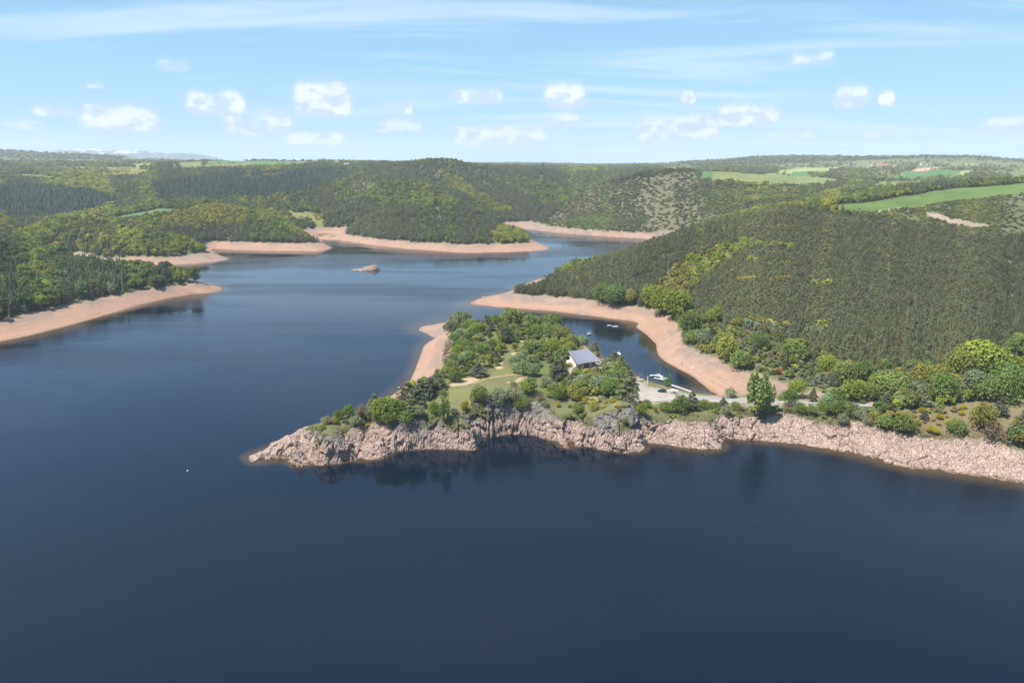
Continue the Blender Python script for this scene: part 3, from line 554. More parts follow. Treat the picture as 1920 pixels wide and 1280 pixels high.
def terrain():
    rock_g = np.array([0.225, 0.206, 0.190]); rock_p = np.array([0.385, 0.292, 0.250]); sand = np.array([0.305, 0.196, 0.144])
    base = np.array([CLASSES[n][0] for n in NAMES])[CLS]
    n1 = fbm(X / 14, Y / 14, oct=4, seed=31)[..., None]; n2 = fbm(X / 90, Y / 90, oct=3, seed=32)[..., None]
    base = base * (1 + 0.22 * n1 + 0.22 * n2)
    zl = ZV + 1.3 * fbm(X / 6, Y / 6, oct=3, seed=33)
    drawn = 1 - sstep(Z, zl - 0.5, zl + 0.5)
    drawn = drawn * (1 - (CLS == NAMES.index('verge')) * 0.9)
    tone = fbm(X / 5, Y / 5, Z / 2.5, oct=4, seed=34)[..., None]
    shore = sand * (1 + 0.10 * tone)
    shore = shore * (1 - rockf[..., None]) + (rock_p * (1 + 0.22 * tone)) * rockf[..., None]
    # gravelly, greyer belt just under the plants
    belt = sstep(Z, zl - 2.6, zl - 0.3)[..., None]; shore = shore * (1 - 0.30 * belt) + np.array([0.22, 0.185, 0.15]) * 0.30 * belt
    wet = (1 - sstep(Z, 0.05, 0.55))[..., None]; shore = shore * (1 - 0.55 * wet) + np.array([0.13, 0.075, 0.042]) * 0.55 * wet
    stony = np.zeros(Z.shape)
    for P in ROCKY: stony = np.maximum(stony, inside(X, Y, P) * 1.0)
    stony = stony * sstep(fbm(X / 18, Y / 18, oct=3, seed=36), -0.45, 0.1)
    shore = shore * (1 - 0.55 * stony[..., None]) + np.array([0.245, 0.192, 0.165]) * (1 + 0.35 * tone) * 0.55 * stony[..., None]
    upper = rock_g * (1 + 0.28 * tone)
    steep = sstep(slope, 0.62, 0.95)[..., None] * (RR < 460)[..., None] * sstep(fbm(X / 8, Y / 8, Z / 6, oct=3, seed=35), -0.35, 0.05)[..., None]
    land = base * (1 - steep) + upper * steep
    col = land * (1 - drawn[..., None]) + shore * drawn[..., None]
    col = np.clip(col, 0.01, 0.9)
    keep = Z > -3.0
    q = keep[:-1, :-1] | keep[1:, :-1] | keep[:-1, 1:] | keep[1:, 1:]
    idx = np.arange(NR * NTH).reshape(NR, NTH)
    F = np.stack([idx[:-1, :-1][q], idx[:-1, 1:][q], idx[1:, 1:][q], idx[1:, :-1][q]], 1)
    used = np.unique(F); remap = np.zeros(NR * NTH, np.int32); remap[used] = np.arange(len(used))
    V = np.stack([Xd, Yd, Zd], -1).reshape(-1, 3)[used]
    me = mesh_np('terrain', V, remap[F], None, True)
    me.attributes.new('col', 'FLOAT_COLOR', 'POINT').data.foreach_set('color', np.concatenate([col.reshape(-1, 3)[used], np.ones((len(used), 1))], 1).astype(np.float32).ravel())
    me.attributes.new('rock', 'FLOAT', 'POINT').data.foreach_set('value', np.maximum(rockf, steep[..., 0] * 0.8).reshape(-1)[used].astype(np.float32))
    me.attributes.new('belt', 'FLOAT', 'POINT').data.foreach_set('value', (drawn * np.maximum(sstep(Z, 2.5, 6.5), stony) * (1 - rockf)).reshape(-1)[used].astype(np.float32))
    me.attributes.new('drawn', 'FLOAT', 'POINT').data.foreach_set('value', drawn.reshape(-1)[used].astype(np.float32))
    sm = ~(rockf.reshape(-1)[used] > 0.25)
    me.polygons.foreach_set('use_smooth', sm[remap[F]].all(1))
    m = bpy.data.materials.new('ground'); m.use_nodes = True; g = NT(m.node_tree); b = g.n['Principled BSDF']
    geo = g.new('ShaderNodeNewGeometry'); pos = geo.outputs['Position']
    at = g.new('ShaderNodeAttribute', attribute_name='col'); rk = g.new('ShaderNodeAttribute', attribute_name='rock'); dr = g.new('ShaderNodeAttribute', attribute_name='drawn')
    sh = g.mapping(pos, rot=(0, R(32), 0), scale=(1, 1, 1.0))
    vo = g.new('ShaderNodeTexVoronoi', feature='DISTANCE_TO_EDGE'); g.put(vo.inputs['Vector'], g.mapping(sh, scale=(0.55, 0.5, 1.5))); vo.inputs['Scale'].default_value = 1.0
    vc = g.new('ShaderNodeTexVoronoi'); g.put(vc.inputs['Vector'], sh); vc.inputs['Scale'].default_value = 1.9
    cellv = g.new('ShaderNodeSeparateColor'); g.l.new(vc.outputs['Color'], cellv.inputs[0])
    fine = g.noise(pos, 0.9, 5, 0.65); grain = g.noise(pos, 3.2, 4, 0.7)
    lines = g.noise(g.mapping(pos, scale=(0.012, 0.012, 2.6)), 1.0, 4, 0.7)           # old water marks run level along the shore
    c = g.mix(1.0, at.outputs['Color'], g.mix(fine, (0.72, 0.72, 0.74, 1), (1.30, 1.28, 1.22, 1)), 'MULTIPLY')
    marks = g.m('MULTIPLY', dr.outputs['Fac'], g.m('SUBTRACT', 1.0, rk.outputs['Fac']))
    c = g.mix(g.m('MULTIPLY', marks, 0.8), c, g.mix(1.0, c, g.mix(g.ramp(lines, 0.35, 0.65), (0.86, 0.84, 0.82, 1), (1.07, 1.07, 1.06, 1)), 'MULTIPLY'))
    bl = g.new('ShaderNodeAttribute', attribute_name='belt'); vb = g.new('ShaderNodeTexVoronoi', feature='DISTANCE_TO_EDGE'); g.put(vb.inputs['Vector'], g.mapping(pos, rot=(0, R(25), R(20)), scale=(0.35, 0.6, 1.6))); vb.inputs['Scale'].default_value = 1.0
    bm = g.m('MULTIPLY', bl.outputs['Fac'], g.ramp(g.noise(pos, 0.045, 4, 0.6), 0.42, 0.58))
    c = g.mix(g.m('MULTIPLY', bm, g.ramp(vb.outputs['Distance'], 0.0, 0.16, 1.0, 0.35)), c, (0.17, 0.145, 0.125, 1))
    deb = g.m('MULTIPLY', marks, g.m('MULTIPLY', g.ramp(g.noise(g.mapping(pos, scale=(0.06, 0.06, 1.0)), 1.6, 6, 0.7), 0.57, 0.66), g.ramp(g.noise(pos, 0.05, 2), 0.38, 0.55)))
    c = g.mix(g.m('MULTIPLY', deb, 0.6), c, (0.17, 0.125, 0.095, 1))
    rc = g.mix(g.m('MULTIPLY', rk.outputs['Fac'], 1.0), c, g.mix(1.0, c, g.mix(cellv.outputs[0], (0.70, 0.71, 0.74, 1), (1.22, 1.18, 1.12, 1)), 'MULTIPLY'))
    g.put(b.inputs['Base Color'], rc)
    b.inputs['Roughness'].default_value = 0.92; b.inputs['Specular IOR Level'].default_value = 0.2
    hgt = g.m('ADD', g.m('MULTIPLY', rk.outputs['Fac'], g.m('ADD', g.m('MULTIPLY', g.ramp(vo.outputs['Distance'], 0.0, 0.18), 0.5), g.m('MULTIPLY', cellv.outputs[1], 0.55))), g.m('MULTIPLY', g.m('ADD', fine, g.m('MULTIPLY', grain, 0.4)), 0.55))
    bp = g.new('ShaderNodeBump'); bp.inputs['Strength'].default_value = 0.8; bp.inputs['Distance'].default_value = 1.0; g.l.new(hgt, bp.inputs['Height']); g.l.new(bp.outputs[0], b.inputs['Normal'])
    me.materials.append(m)
    o = link(bpy.data.objects.new('terrain', me)); tag(o, 'rolling wooded hills, farmland and pink rocky drawdown shores around the reservoir', 'terrain', kind='structure')
    return o
TERRAIN = terrain()

# ------------------------------------------------------------------ water
def water():
    nt = 1080; rr = np.concatenate([[2.0], 40 * np.exp(np.linspace(0, math.log(235 / 40), 30)), 238 * np.exp(np.linspace(0, math.log(1500 / 238), 300)), [1800, 2400, 3500, 5000, 7500]])
    t = np.linspace(-math.pi, math.pi, nt, endpoint=False); T, Q = np.meshgrid(t, rr)
    x = Q * np.sin(T); y = Q * np.cos(T)
    zz = np.where((np.abs(T) < R(45)) & (Q > 237) & (Q < 6900), interp_grid(Z, thv, LRV, np.clip(T, TH0, TH1), np.log(np.clip(Q, rv[0], rv[-1]))), -12)
    ok = zz < 6
    idx = np.arange(len(rr) * nt).reshape(len(rr), nt); j2 = np.roll(idx, -1, 1); okj = np.roll(ok, -1, 1)
    q = ok[:-1] | ok[1:] | okj[:-1] | okj[1:]
    F = np.stack([idx[:-1][q], j2[:-1][q], j2[1:][q], idx[1:][q]], 1)
    used = np.unique(F); remap = np.zeros(idx.size, np.int32); remap[used] = np.arange(len(used))
    V = np.stack([x, y, np.zeros_like(x)], -1).reshape(-1, 3)[used]
    me = mesh_np('lake_water', V, remap[F][:, ::-1], None, True)
    dep = np.clip(-zz / 9.0, 0, 1).reshape(-1)[used]
    me.attributes.new('depth', 'FLOAT', 'POINT').data.foreach_set('value', dep.astype(np.float32))
    m = bpy.data.materials.new('lake_water'); m.use_nodes = True; g = NT(m.node_tree); b = g.n['Principled BSDF']
    geo = g.new('ShaderNodeNewGeometry'); pos = geo.outputs['Position']
    dp = g.new('ShaderNodeAttribute', attribute_name='depth')
    sh = g.ramp(g.m('ADD', dp.outputs['Fac'], g.m('MULTIPLY', g.m('SUBTRACT', g.noise(pos, 0.2, 3), 0.5), 0.1)), 0.0, 0.42)
    g.put(b.inputs['Base Color'], g.mix(sh, (0.046, 0.031, 0.016, 1), (0.0014, 0.0060, 0.0140, 1)))  # brown shallows, spread wider to paint in the cliff's brown reflection too
    b.inputs['IOR'].default_value = 1.333
    calm = g.noise(g.mapping(pos, rot=(0, 0, R(-14)), scale=(0.0030, 0.014, 1)), 1.0, 5, 0.62, 0.6)       # wind lanes
    g.put(b.inputs['Roughness'], g.ramp(calm, 0.38, 0.62, 0.02, 0.18))
    w1 = g.noise(g.mapping(pos, rot=(0, 0, R(25)), scale=(0.55, 1.0, 1)), 0.75, 4, 0.6, 0.3)
    w2 = g.noise(g.mapping(pos, rot=(0, 0, R(-12)), scale=(0.5, 1.0, 1)), 0.16, 3, 0.5)
    hgt = g.m('ADD', g.m('MULTIPLY', w1, 0.17), g.m('MULTIPLY', w2, 0.16))
    bp = g.new('ShaderNodeBump'); g.put(bp.inputs['Strength'], g.ramp(calm, 0.38, 0.62, 0.06, 0.90)); bp.inputs['Distance'].default_value = 1.0
    g.l.new(hgt, bp.inputs['Height']); g.l.new(bp.outputs[0], b.inputs['Normal'])
    me.materials.append(m)
    tag(link(bpy.data.objects.new('lake_water', me)), 'dark blue rippled reservoir water between the points', 'water', kind='structure')
water()
#==PART3==
# ------------------------------------------------------------------ trees
def mat_leaf(name, trans=0.38, amp=0.35):
    """foliage: colour comes from the tree's own 'tint', each leaf clump a little off it"""
    m = bpy.data.materials.new(name); m.use_nodes = True; g = NT(m.node_tree); g.n.clear()
    out = g.new('ShaderNodeOutputMaterial')
    ti = g.new('ShaderNodeAttribute', attribute_type='INSTANCER', attribute_name='tint'); sh = g.new('ShaderNodeAttribute', attribute_name='shade')
    v = g.m('MULTIPLY_ADD', sh.outputs['Fac'], 2 * amp, 1 - amp)
    c = g.mix(1.0, ti.outputs['Color'], g.comb(v, g.m('MULTIPLY_ADD', sh.outputs['Fac'], 1.6 * amp, 1 - 0.8 * amp), v), 'MULTIPLY')
    di = g.new('ShaderNodeBsdfDiffuse'); tr = g.new('ShaderNodeBsdfTranslucent'); mx = g.new('ShaderNodeMixShader'); mx.inputs[0].default_value = trans
    g.l.new(c, di.inputs[0]); g.l.new(g.mix(1.0, c, (1.15, 1.12, 0.75, 1), 'MULTIPLY'), tr.inputs[0])
    g.l.new(di.outputs[0], mx.inputs[1]); g.l.new(tr.outputs[0], mx.inputs[2]); g.l.new(mx.outputs[0], out.inputs[0])
    return m
M_LEAF = mat_leaf('foliage'); M_NEEDLE = mat_leaf('needles', 0.34, 0.30)
M_BARK = mat_plain('bark', (0.105, 0.085, 0.068), 0.95, var=0.3, scale=3); M_PINEBARK = mat_plain('pine_bark', (0.17, 0.105, 0.07), 0.95, var=0.3, scale=3)
def leaf_quads(P, N, size, rng, aspect=0.75, jit=0.75):
    """one bent quad per point, facing roughly N"""
    n = len(P); d = N + rng.normal(0, jit, (n, 3)); d /= np.linalg.norm(d, axis=1, keepdims=True) + 1e-9
    a = np.cross(d, rng.normal(0, 1, (n, 3))); a /= np.linalg.norm(a, axis=1, keepdims=True) + 1e-9; b = np.cross(d, a)
    s = (size * rng.uniform(0.7, 1.3, n))[:, None]; a = a * s; b = b * s * aspect
    k = d * s * 0.25
    V = np.stack([P - a - k, P - b * 0.9, P + a - k, P + b], 1).reshape(-1, 3)
    return V, np.arange(4 * n).reshape(n, 4)
def crown_mesh(name, parts, mat, shades):
    V = []; F = []; S = []; o = 0
    for (v, f), s in zip(parts, shades):
        V.append(v); F.append(f + o); o += len(v); S.append(np.repeat(s, 4))
    me = mesh_np(name, np.concatenate(V), np.concatenate(F), mat); me.attributes.new('shade', 'FLOAT', 'POINT').data.foreach_set('value', np.concatenate(S).astype(np.float32)); return me
def fib_dirs(n, rng):
    i = np.arange(n) + 0.5; ph = np.arccos(1 - 2 * i / n); th = math.pi * (1 + 5 ** 0.5) * i + rng.uniform(0, 6)
    return np.stack([np.cos(th) * np.sin(ph), np.sin(th) * np.sin(ph), np.cos(ph)], 1)
def broad_crown(seed, nleaf, size, h=10.0, w=7.5, nl=11, low=0.18, shrub=False, flat=1.0):
    """lobed crown of a broadleaf tree: many leaf sprays on the skins of uneven lobes; base of trunk at z = 0"""
    rng = np.random.default_rng(seed); lobes = []
    zc = h * (0.5 + low * 0.5) if not shrub else h * 0.45; rh = (h - h * low) / 2 if not shrub else h * 0.5
    for d in fib_dirs(nl, rng):
        if d[2] < -0.75: continue
        k = rng.uniform(0.42, 0.72); c = np.array([d[0] * w * 0.5 * k, d[1] * w * 0.5 * k, zc + d[2] * rh * k * 0.95])
        lobes.append((c, rng.uniform(0.30, 0.46) * w * 0.62, rng.uniform(0, 1)))
    lobes.append((np.array([0, 0, zc + rh * 0.3]), w * 0.28, 0.5))
    per = nleaf // len(lobes); parts = []; sh = []
    for c, rad, tone in lobes:
        u = rng.normal(0, 1, (per, 3)); u /= np.linalg.norm(u, axis=1, keepdims=True); u[:, 2] = np.where(u[:, 2] < -0.55, -u[:, 2], u[:, 2])
        rr = rad * (0.62 + 0.42 * rng.random(per) ** 0.6) * (1 + 0.22 * np.sin(u[:, 0] * 5 + tone * 9) * np.cos(u[:, 1] * 6))
        P = c + u * rr[:, None] * np.array([1, 1, 0.82 * flat]); P[:, 2] = np.maximum(P[:, 2], h * low * 0.5)
        parts.append(leaf_quads(P, u + np.array([0, 0, 0.55]), size, rng, 0.75, 0.6)); sh.append(np.clip(0.5 + (tone - 0.5) * 0.5 + rng.normal(0, 0.22, per), 0, 1))
    return parts, sh
def poplar_crown(seed, nleaf, size, h=14.0, w=6.0):
    rng = np.random.default_rng(seed); parts = []; sh = []
    for k in range(9):
        a = rng.uniform(0, 6.28); rad0 = w * 0.36 * rng.uniform(0.25, 1); zb = h * rng.uniform(0.12, 0.35); zt = h * rng.uniform(0.6, 1.0) if k else h
        per = nleaf // 9; t = rng.random(per); ang = rng.uniform(0, 6.28, per); prof = np.sin(np.pi * np.clip(t * 0.86 + 0.12, 0, 1)) ** 0.7
        rr = w * (0.13 if h > 12 else 0.20) * prof * (0.5 + 0.6 * rng.random(per))
        u = np.stack([np.cos(ang), np.sin(ang), np.full(per, 0.25)], 1)
        P = np.stack([math.cos(a) * rad0 + u[:, 0] * rr, math.sin(a) * rad0 + u[:, 1] * rr, zb + (zt - zb) * t], 1)
        parts.append(leaf_quads(P, u, size, rng)); sh.append(np.clip(0.5 + rng.uniform(-.2, .2) + rng.normal(0, 0.2, per), 0, 1))
    return parts, sh
def pine_crown(seed, nleaf, size, h=10.0, w=5.5, low=0.22, round_=0.5):
    """whorled pads of needles, domed top"""
    rng = np.random.default_rng(seed); parts = []; sh = []; tiers = max(5, int(h * 0.8)); cl = []
    for i in range(tiers):
        t = (i + 0.3) / tiers; z = h * (low + (1 - low) * t); rad = w * 0.5 * (math.sin(math.pi * (0.22 + 0.74 * t)) ** 0.8 if round_ > 0.4 else (1.02 - t) ** 0.75 * (0.65 + 0.35 * min(1, t * 5)))
        nb = max(3, int(5 - 2 * t + rng.integers(0, 2)))
        a0 = rng.uniform(0, 6.28)
        for k in range(nb):
            a = a0 + 6.28 * k / nb + rng.normal(0, 0.25); q = rad * rng.uniform(0.45, 0.85)
            cl.append((np.array([math.cos(a) * q, math.sin(a) * q, z + rng.normal(0, 0.03 * h)]), max(0.4, rad * 0.48 * rng.uniform(0.75, 1.2)), rng.random()))
    cl.append((np.array([0, 0, h * 0.97]), w * 0.12, 0.6)); per = max(4, nleaf // len(cl))
    for c, rad, tone in cl:
        u = rng.normal(0, 1, (per, 3)); u /= np.linalg.norm(u, axis=1, keepdims=True); u[:, 2] = np.abs(u[:, 2]) - 0.25
        P = c + u * (rad * (0.55 + 0.5 * rng.random(per)))[:, None] * np.array([1, 1, 0.62])
        parts.append(leaf_quads(P, u + np.array([0, 0, 0.75]), size, rng, 0.6, 0.6)); sh.append(np.clip(0.5 + (tone - 0.5) * 0.4 + rng.normal(0, 0.2, per), 0, 1))
    return parts, sh
def spruce_crown(seed, tiers, spikes, h=12.0, w=4.4):
    """drooping whorls of pointed branches"""
    rng = np.random.default_rng(seed); V = []; F = []; S = []
    for i in range(tiers):
        t = i / tiers; z = h * (0.10 + 0.88 * t); rad = w * 0.5 * (1 - t) ** 0.85 + 0.15; a0 = rng.uniform(0, 6.28); ns = max(5, int(spikes * (1 - 0.45 * t)))
        for k in range(ns):
            a = a0 + 6.283 * k / ns + rng.normal(0, 0.12); q = rad * rng.uniform(0.72, 1.12); hw = 3.6 / ns * q * 0.55; lift = h / tiers
            d = np.array([math.cos(a), math.sin(a), 0]); s = np.array([-d[1], d[0], 0]); c = np.array([0, 0, z])
            tip = c + d * q + np.array([0, 0, -0.22 * q]); root = c + np.array([0, 0, lift * 1.05]); m1 = c + d * q * 0.55 + s * hw; m2 = c + d * q * 0.55 - s * hw
            m1[2] += lift * 0.15 + rng.normal(0, .06); m2[2] += lift * 0.15 + rng.normal(0, .06)
            o = len(V); V += [root, m1, tip, m2]; F.append((o, o + 1, o + 2, o + 3)); S.append(np.clip(0.5 + rng.normal(0, 0.24), 0, 1))
    o = len(V); top = np.array([0, 0, h]); q = 0.05 * w; V += [top, np.array([q, 0, h * 0.93]), np.array([-q * .5, q, h * 0.93]), np.array([-q * .5, -q, h * 0.93])]; F.append((o, o + 1, o + 2, o + 3)); S.append(0.7)
    return [(np.array(V), np.array(F))], [np.array(S)]
def trunk_mesh(name, mat, h, r0, limbs=0, seed=0, w=6.0, zl=(0.25, 0.6)):
    rng = random.Random(seed); mb = MB(); bend = [(rng.uniform(-.1, .1) * k, rng.uniform(-.1, .1) * k, h * k / 4 - (0.35 if k == 0 else 0)) for k in range(5)]
    mb.tube(bend, [r0 * 1.25, r0, r0 * 0.8, r0 * 0.55, r0 * 0.18], 6)
    for i in range(limbs):
        a = rng.uniform(0, 6.28); z = h * rng.uniform(*zl); L = w * rng.uniform(0.28, 0.42)
        mb.tube([(0, 0, z), (math.cos(a) * L * 0.5, math.sin(a) * L * 0.5, z + L * 0.30), (math.cos(a) * L, math.sin(a) * L, z + L * 0.75)], [r0 * 0.5, r0 * 0.35, r0 * 0.12], 5)
    return mesh_np(name, mb.v, mb.f, mat, True)
def with_trunk(me, h, r0, mat):
    """one mesh: crown plus its short trunk, for trees too small to show parts"""
    n0 = len(me.vertices); V = np.empty(n0 * 3, np.float32); me.vertices.foreach_get('co', V); V = V.reshape(-1, 3)
    F = np.empty(len(me.loops), np.int32); me.loops.foreach_get('vertex_index', F); F = F.reshape(-1, 4)
    sh = np.empty(n0, np.float32); me.attributes['shade'].data.foreach_get('value', sh)
    tv = np.array([(math.cos(a) * rr, math.sin(a) * rr, z) for z, rr in ((-0.6, r0), (h * 0.75, r0 * 0.3)) for a in (0, 2.1, 4.2)]); tf = np.array([(0, 1, 4, 3), (1, 2, 5, 4), (2, 0, 3, 5)]) + n0
    me2 = mesh_np(me.name, np.concatenate([V, tv]), np.concatenate([F, tf]), me.materials[0]); me2.materials.append(mat)
    me2.attributes.new('shade', 'FLOAT', 'POINT').data.foreach_set('value', np.concatenate([sh, np.full(6, .5, np.float32)]))
    mi = np.zeros(len(F) + 3, np.int32); mi[-3:] = 1; me2.polygons.foreach_set('material_index', mi); bpy.data.meshes.remove(me); return me2
# small versions (nominal heights 10, 10, 12, 2 m)
SMALL = {
 'broadleaf': [with_trunk(crown_mesh('broadleaf_tree', *(lambda p: (p[0], M_LEAF, p[1]))(broad_crown(100 + i, 230, 0.85, 10, 8.5, 8, 0.08))), 10, 0.22, M_BARK) for i in range(4)],
 'pine': [with_trunk(crown_mesh('pine_tree', *(lambda p: (p[0], M_NEEDLE, p[1]))(pine_crown(200 + i, 240, 0.62, 10, 6.6, 0.05, 0.5))), 10, 0.18, M_PINEBARK) for i in range(4)],
 'spruce': [with_trunk(crown_mesh('spruce_tree', *(lambda p: (p[0], M_NEEDLE, p[1]))(spruce_crown(300 + i, 10, 10, 12.0, 6.0))), 12, 0.18, M_BARK) for i in range(4)],
 'shrub': [with_trunk(crown_mesh('shrub', *(lambda p: (p[0], M_LEAF, p[1]))(broad_crown(400 + i, 110, 0.34, 2.0, 2.8, 5, 0.02, True))), 1.2, 0.06, M_BARK) for i in range(3)],
}
NOMINAL = {'broadleaf': 10.0, 'pine': 10.0, 'spruce': 12.0, 'shrub': 2.0}
def stuff_group(kind):
    """geometry nodes: one of the kind's meshes on every point of the carrier mesh"""
    pc = bpy.data.collections.new('proto_' + kind)
    for me in SMALL[kind]: pc.objects.link(bpy.data.objects.new('proto_' + kind, me))
    ng = bpy.data.node_groups.new('scatter_' + kind, 'GeometryNodeTree'); ng.interface.new_socket('Geometry', in_out='INPUT', socket_type='NodeSocketGeometry'); ng.interface.new_socket('Geometry', in_out='OUTPUT', socket_type='NodeSocketGeometry')
    N = ng.nodes.new; L = ng.links.new
    gi = N('NodeGroupInput'); go = N('NodeGroupOutput'); iop = N('GeometryNodeInstanceOnPoints'); ci = N('GeometryNodeCollectionInfo'); ci.inputs['Collection'].default_value = pc; ci.inputs['Separate Children'].default_value = True; ci.inputs['Reset Children'].default_value = True
    def attr(nm, typ):
        a = N('GeometryNodeInputNamedAttribute'); a.data_type = typ; a.inputs['Name'].default_value = nm; return a.outputs['Attribute']
    iop.inputs['Pick Instance'].default_value = True
    L(gi.outputs[0], iop.inputs['Points']); L(ci.outputs[0], iop.inputs['Instance']); L(attr('pick', 'INT'), iop.inputs['Instance Index']); L(attr('rot', 'FLOAT_VECTOR'), iop.inputs['Rotation']); L(attr('scl', 'FLOAT_VECTOR'), iop.inputs['Scale'])
    L(iop.outputs[0], go.inputs[0]); return ng
GROUPS = {k: stuff_group(k) for k in SMALL}
def stuff(name, kind, pts, hs, ws, tint, label, cat):
    n = len(pts)
    if n == 0: return
    me = bpy.data.meshes.new(name); me.vertices.add(n); me.vertices.foreach_set('co', np.asarray(pts, np.float32).ravel())
    me.attributes.new('pick', 'INT', 'POINT').data.foreach_set('value', RNG.integers(0, len(SMALL[kind]), n).astype(np.int32))
    rot = np.zeros((n, 3), np.float32); rot[:, 2] = RNG.uniform(0, 6.28, n); rot[:, :2] = RNG.normal(0, 0.05, (n, 2)); me.attributes.new('rot', 'FLOAT_VECTOR', 'POINT').data.foreach_set('vector', rot.ravel())
    scl = np.stack([ws, ws, hs], 1).astype(np.float32); me.attributes.new('scl', 'FLOAT_VECTOR', 'POINT').data.foreach_set('vector', scl.ravel())
    me.attributes.new('tint', 'FLOAT_VECTOR', 'POINT').data.foreach_set('vector', np.asarray(tint, np.float32).ravel())
    o = link(bpy.data.objects.new(name, me)); md = o.modifiers.new('scatter', 'NODES'); md.node_group = GROUPS[kind]; tag(o, label, cat, kind='stuff'); return o

VILLAGE_L = [(573, 302.5, 16, 9, 5, 'w', 's', 'long white house'), (592, 304, 20, 10, 6, 'w', 's', 'broad white house'), (602, 302.5, 12, 9, 7, 'c', 's', 'tall cream house'), (609, 302, 10, 9, 7, 'w', 's', 'narrow white house'), (634, 303.5, 18, 9, 4, 'w', 's', 'low white barn'), (632, 307, 14, 9, 5, 'c', 's', 'cream farmhouse'),
             (650, 311.5, 12, 9, 5, 'w', 's', 'small white house below the others'), (711, 305.5, 22, 10, 4, 'c', 't', 'long cream barn with red roof'), (731, 305.5, 9, 8, 5, 'w', 's', 'small white cottage'), (745, 305.5, 22, 10, 4, 'w', 's', 'long grey-roofed white barn')]
VILLAGE_R = [(1588, 312, 14, 10, 5, 'c', 's', 'grey-roofed cream farmhouse'), (1612, 310, 12, 9, 5, 'c', 't', 'small red-roofed cream house'), (1630, 314, 18, 11, 6, 'w', 's', 'large white barn'), (1637, 309, 16, 10, 6, 'c', 't', 'long red-roofed house'), (1648, 311, 20, 11, 6, 'c', 't', 'broad red-roofed house'),
             (1657, 313, 22, 12, 6, 'c', 't', 'widest red-roofed house in front'), (1664, 310, 18, 11, 6, 'c', 't', 'red-roofed house behind the widest one'), (1675, 313.5, 13, 10, 5, 'c', 's', 'small grey-roofed house'), (1729, 309, 13, 10, 6, 'w', 's', 'white house apart from the rest'), (1740, 310, 11, 9, 5, 'c', 's', 'cream cottage at the far right')]
HOUSES = {}
def house_sites():
    W_ = {'w': mat_plain('white_render', (0.74, 0.72, 0.68), 0.9, var=0.06), 'c': mat_plain('cream_plaster', (0.55, 0.48, 0.38), 0.9, var=0.08)}; R_ = {'s': mat_plain('slates', (0.20, 0.20, 0.21), 0.8, var=0.2, scale=1.0), 't': mat_plain('clay_tiles', (0.36, 0.14, 0.085), 0.9, var=0.25, scale=1.0)}
    for lst in (VILLAGE_L, VILLAGE_R):
        for k, e in enumerate(lst):
            HOUSES[e[:2]] = on_ground(e[0], e[1]); lst[k] = (*e[:5], W_[e[5]], R_[e[6]], e[7])
house_sites()
# horizon of every sight line over the bare ground, to leave out trees nobody could see
elev = np.maximum.accumulate((Z - CAM_H) / RR, axis=0)
def visible(x, y, z, h, margin=9.0):
    t = np.arctan2(x, y); r = np.hypot(x, y)
    i = np.clip(np.searchsorted(rv, r * 0.995) - 1, 0, NR - 1); j = np.clip(((t - TH0) / (TH1 - TH0) * (NTH - 1)).astype(int), 0, NTH - 1)
    return (z + h + margin - CAM_H) / r > elev[i, j]
def candidates():
    xs = []; ys = []; ss = []; r = 285.0
    while r < 6200:
        c = max(2.55, 0.0042 * r) if r < 2600 else 0.0055 * r; a0, a1 = R(-45.2), R(45.2); n = int(r * (a1 - a0) / c)
        t = a0 + (np.arange(n) + RNG.uniform(0, 1, n)) / n * (a1 - a0); q = r + RNG.uniform(-.5, .5, n) * c * 0.95
        xs.append(q * np.sin(t)); ys.append(q * np.cos(t)); ss.append(np.full(n, c)); r += c
    return np.concatenate(xs), np.concatenate(ys), np.concatenate(ss)
cx, cy, cs = candidates(); cz = ground(cx, cy); ccl = classify(cx, cy)
ok = (cz > ZV + 0.3 + 0.8 * fbm(cx / 6, cy / 6, oct=2, seed=33)) & visible(cx, cy, cz, 12)
cx, cy, cs, cz, ccl = cx[ok], cy[ok], cs[ok], cz[ok], ccl[ok]
clear = np.ones(len(cx), bool)
for p in HOUSES.values():          # gardens stay open, and the view from the lake side
    d_ = np.hypot(p.x, p.y); along = (cx * p.x + cy * p.y) / d_; side = np.abs(cx * p.y - cy * p.x) / d_
    clear &= ~((side < 16) & (along > d_ - 130) & (along < d_ + 14))
cx, cy, cs, cz, ccl = cx[clear], cy[clear], cs[clear], cz[clear], ccl[clear]
dens = np.array([CLASSES[n][2] for n in NAMES])[ccl]
cr_ = np.hypot(cx, cy)
patchy = fbm(cx / np.clip(cr_ * .05, 12, 150), cy / np.clip(cr_ * .05, 12, 150), oct=3, seed=77)
# woods stand closed; crowns of broadleaves need more room than the plantation grid
spacing_need = np.array([{'pine': 2.5, 'spruce': 3.0, 'youngspruce': 2.7}.get(n, 4.2) for n in NAMES])[ccl]
spacing_need = np.where(ccl == NAMES.index('canopy'), 3.1, spacing_need)
spacing_need = np.where(np.isin(ccl, [NAMES.index(n) for n in ('heath', 'heathgreen', 'lowheath', 'gorse', 'scrub', 'clearing')]), 2.8, spacing_need)
keep = RNG.random(len(cx)) < dens * np.clip((cs / spacing_need) ** 2, 0, 1) * np.where(dens < 0.5, np.clip(1 + 3.0 * patchy, 0, 2.6), np.where(dens < 0.7, np.clip(1.25 + 1.6 * patchy, 0.3, 2.2), np.clip(2.0 + 2.6 * patchy, 0.55, 1)))
cx, cy, cs, cz, ccl, cr_, patchy = (a[keep] for a in (cx, cy, cs, cz, ccl, cr_, patchy))
kind_l = np.empty(len(cx), object); tint = np.zeros((len(cx), 3)); hh = np.zeros(len(cx))
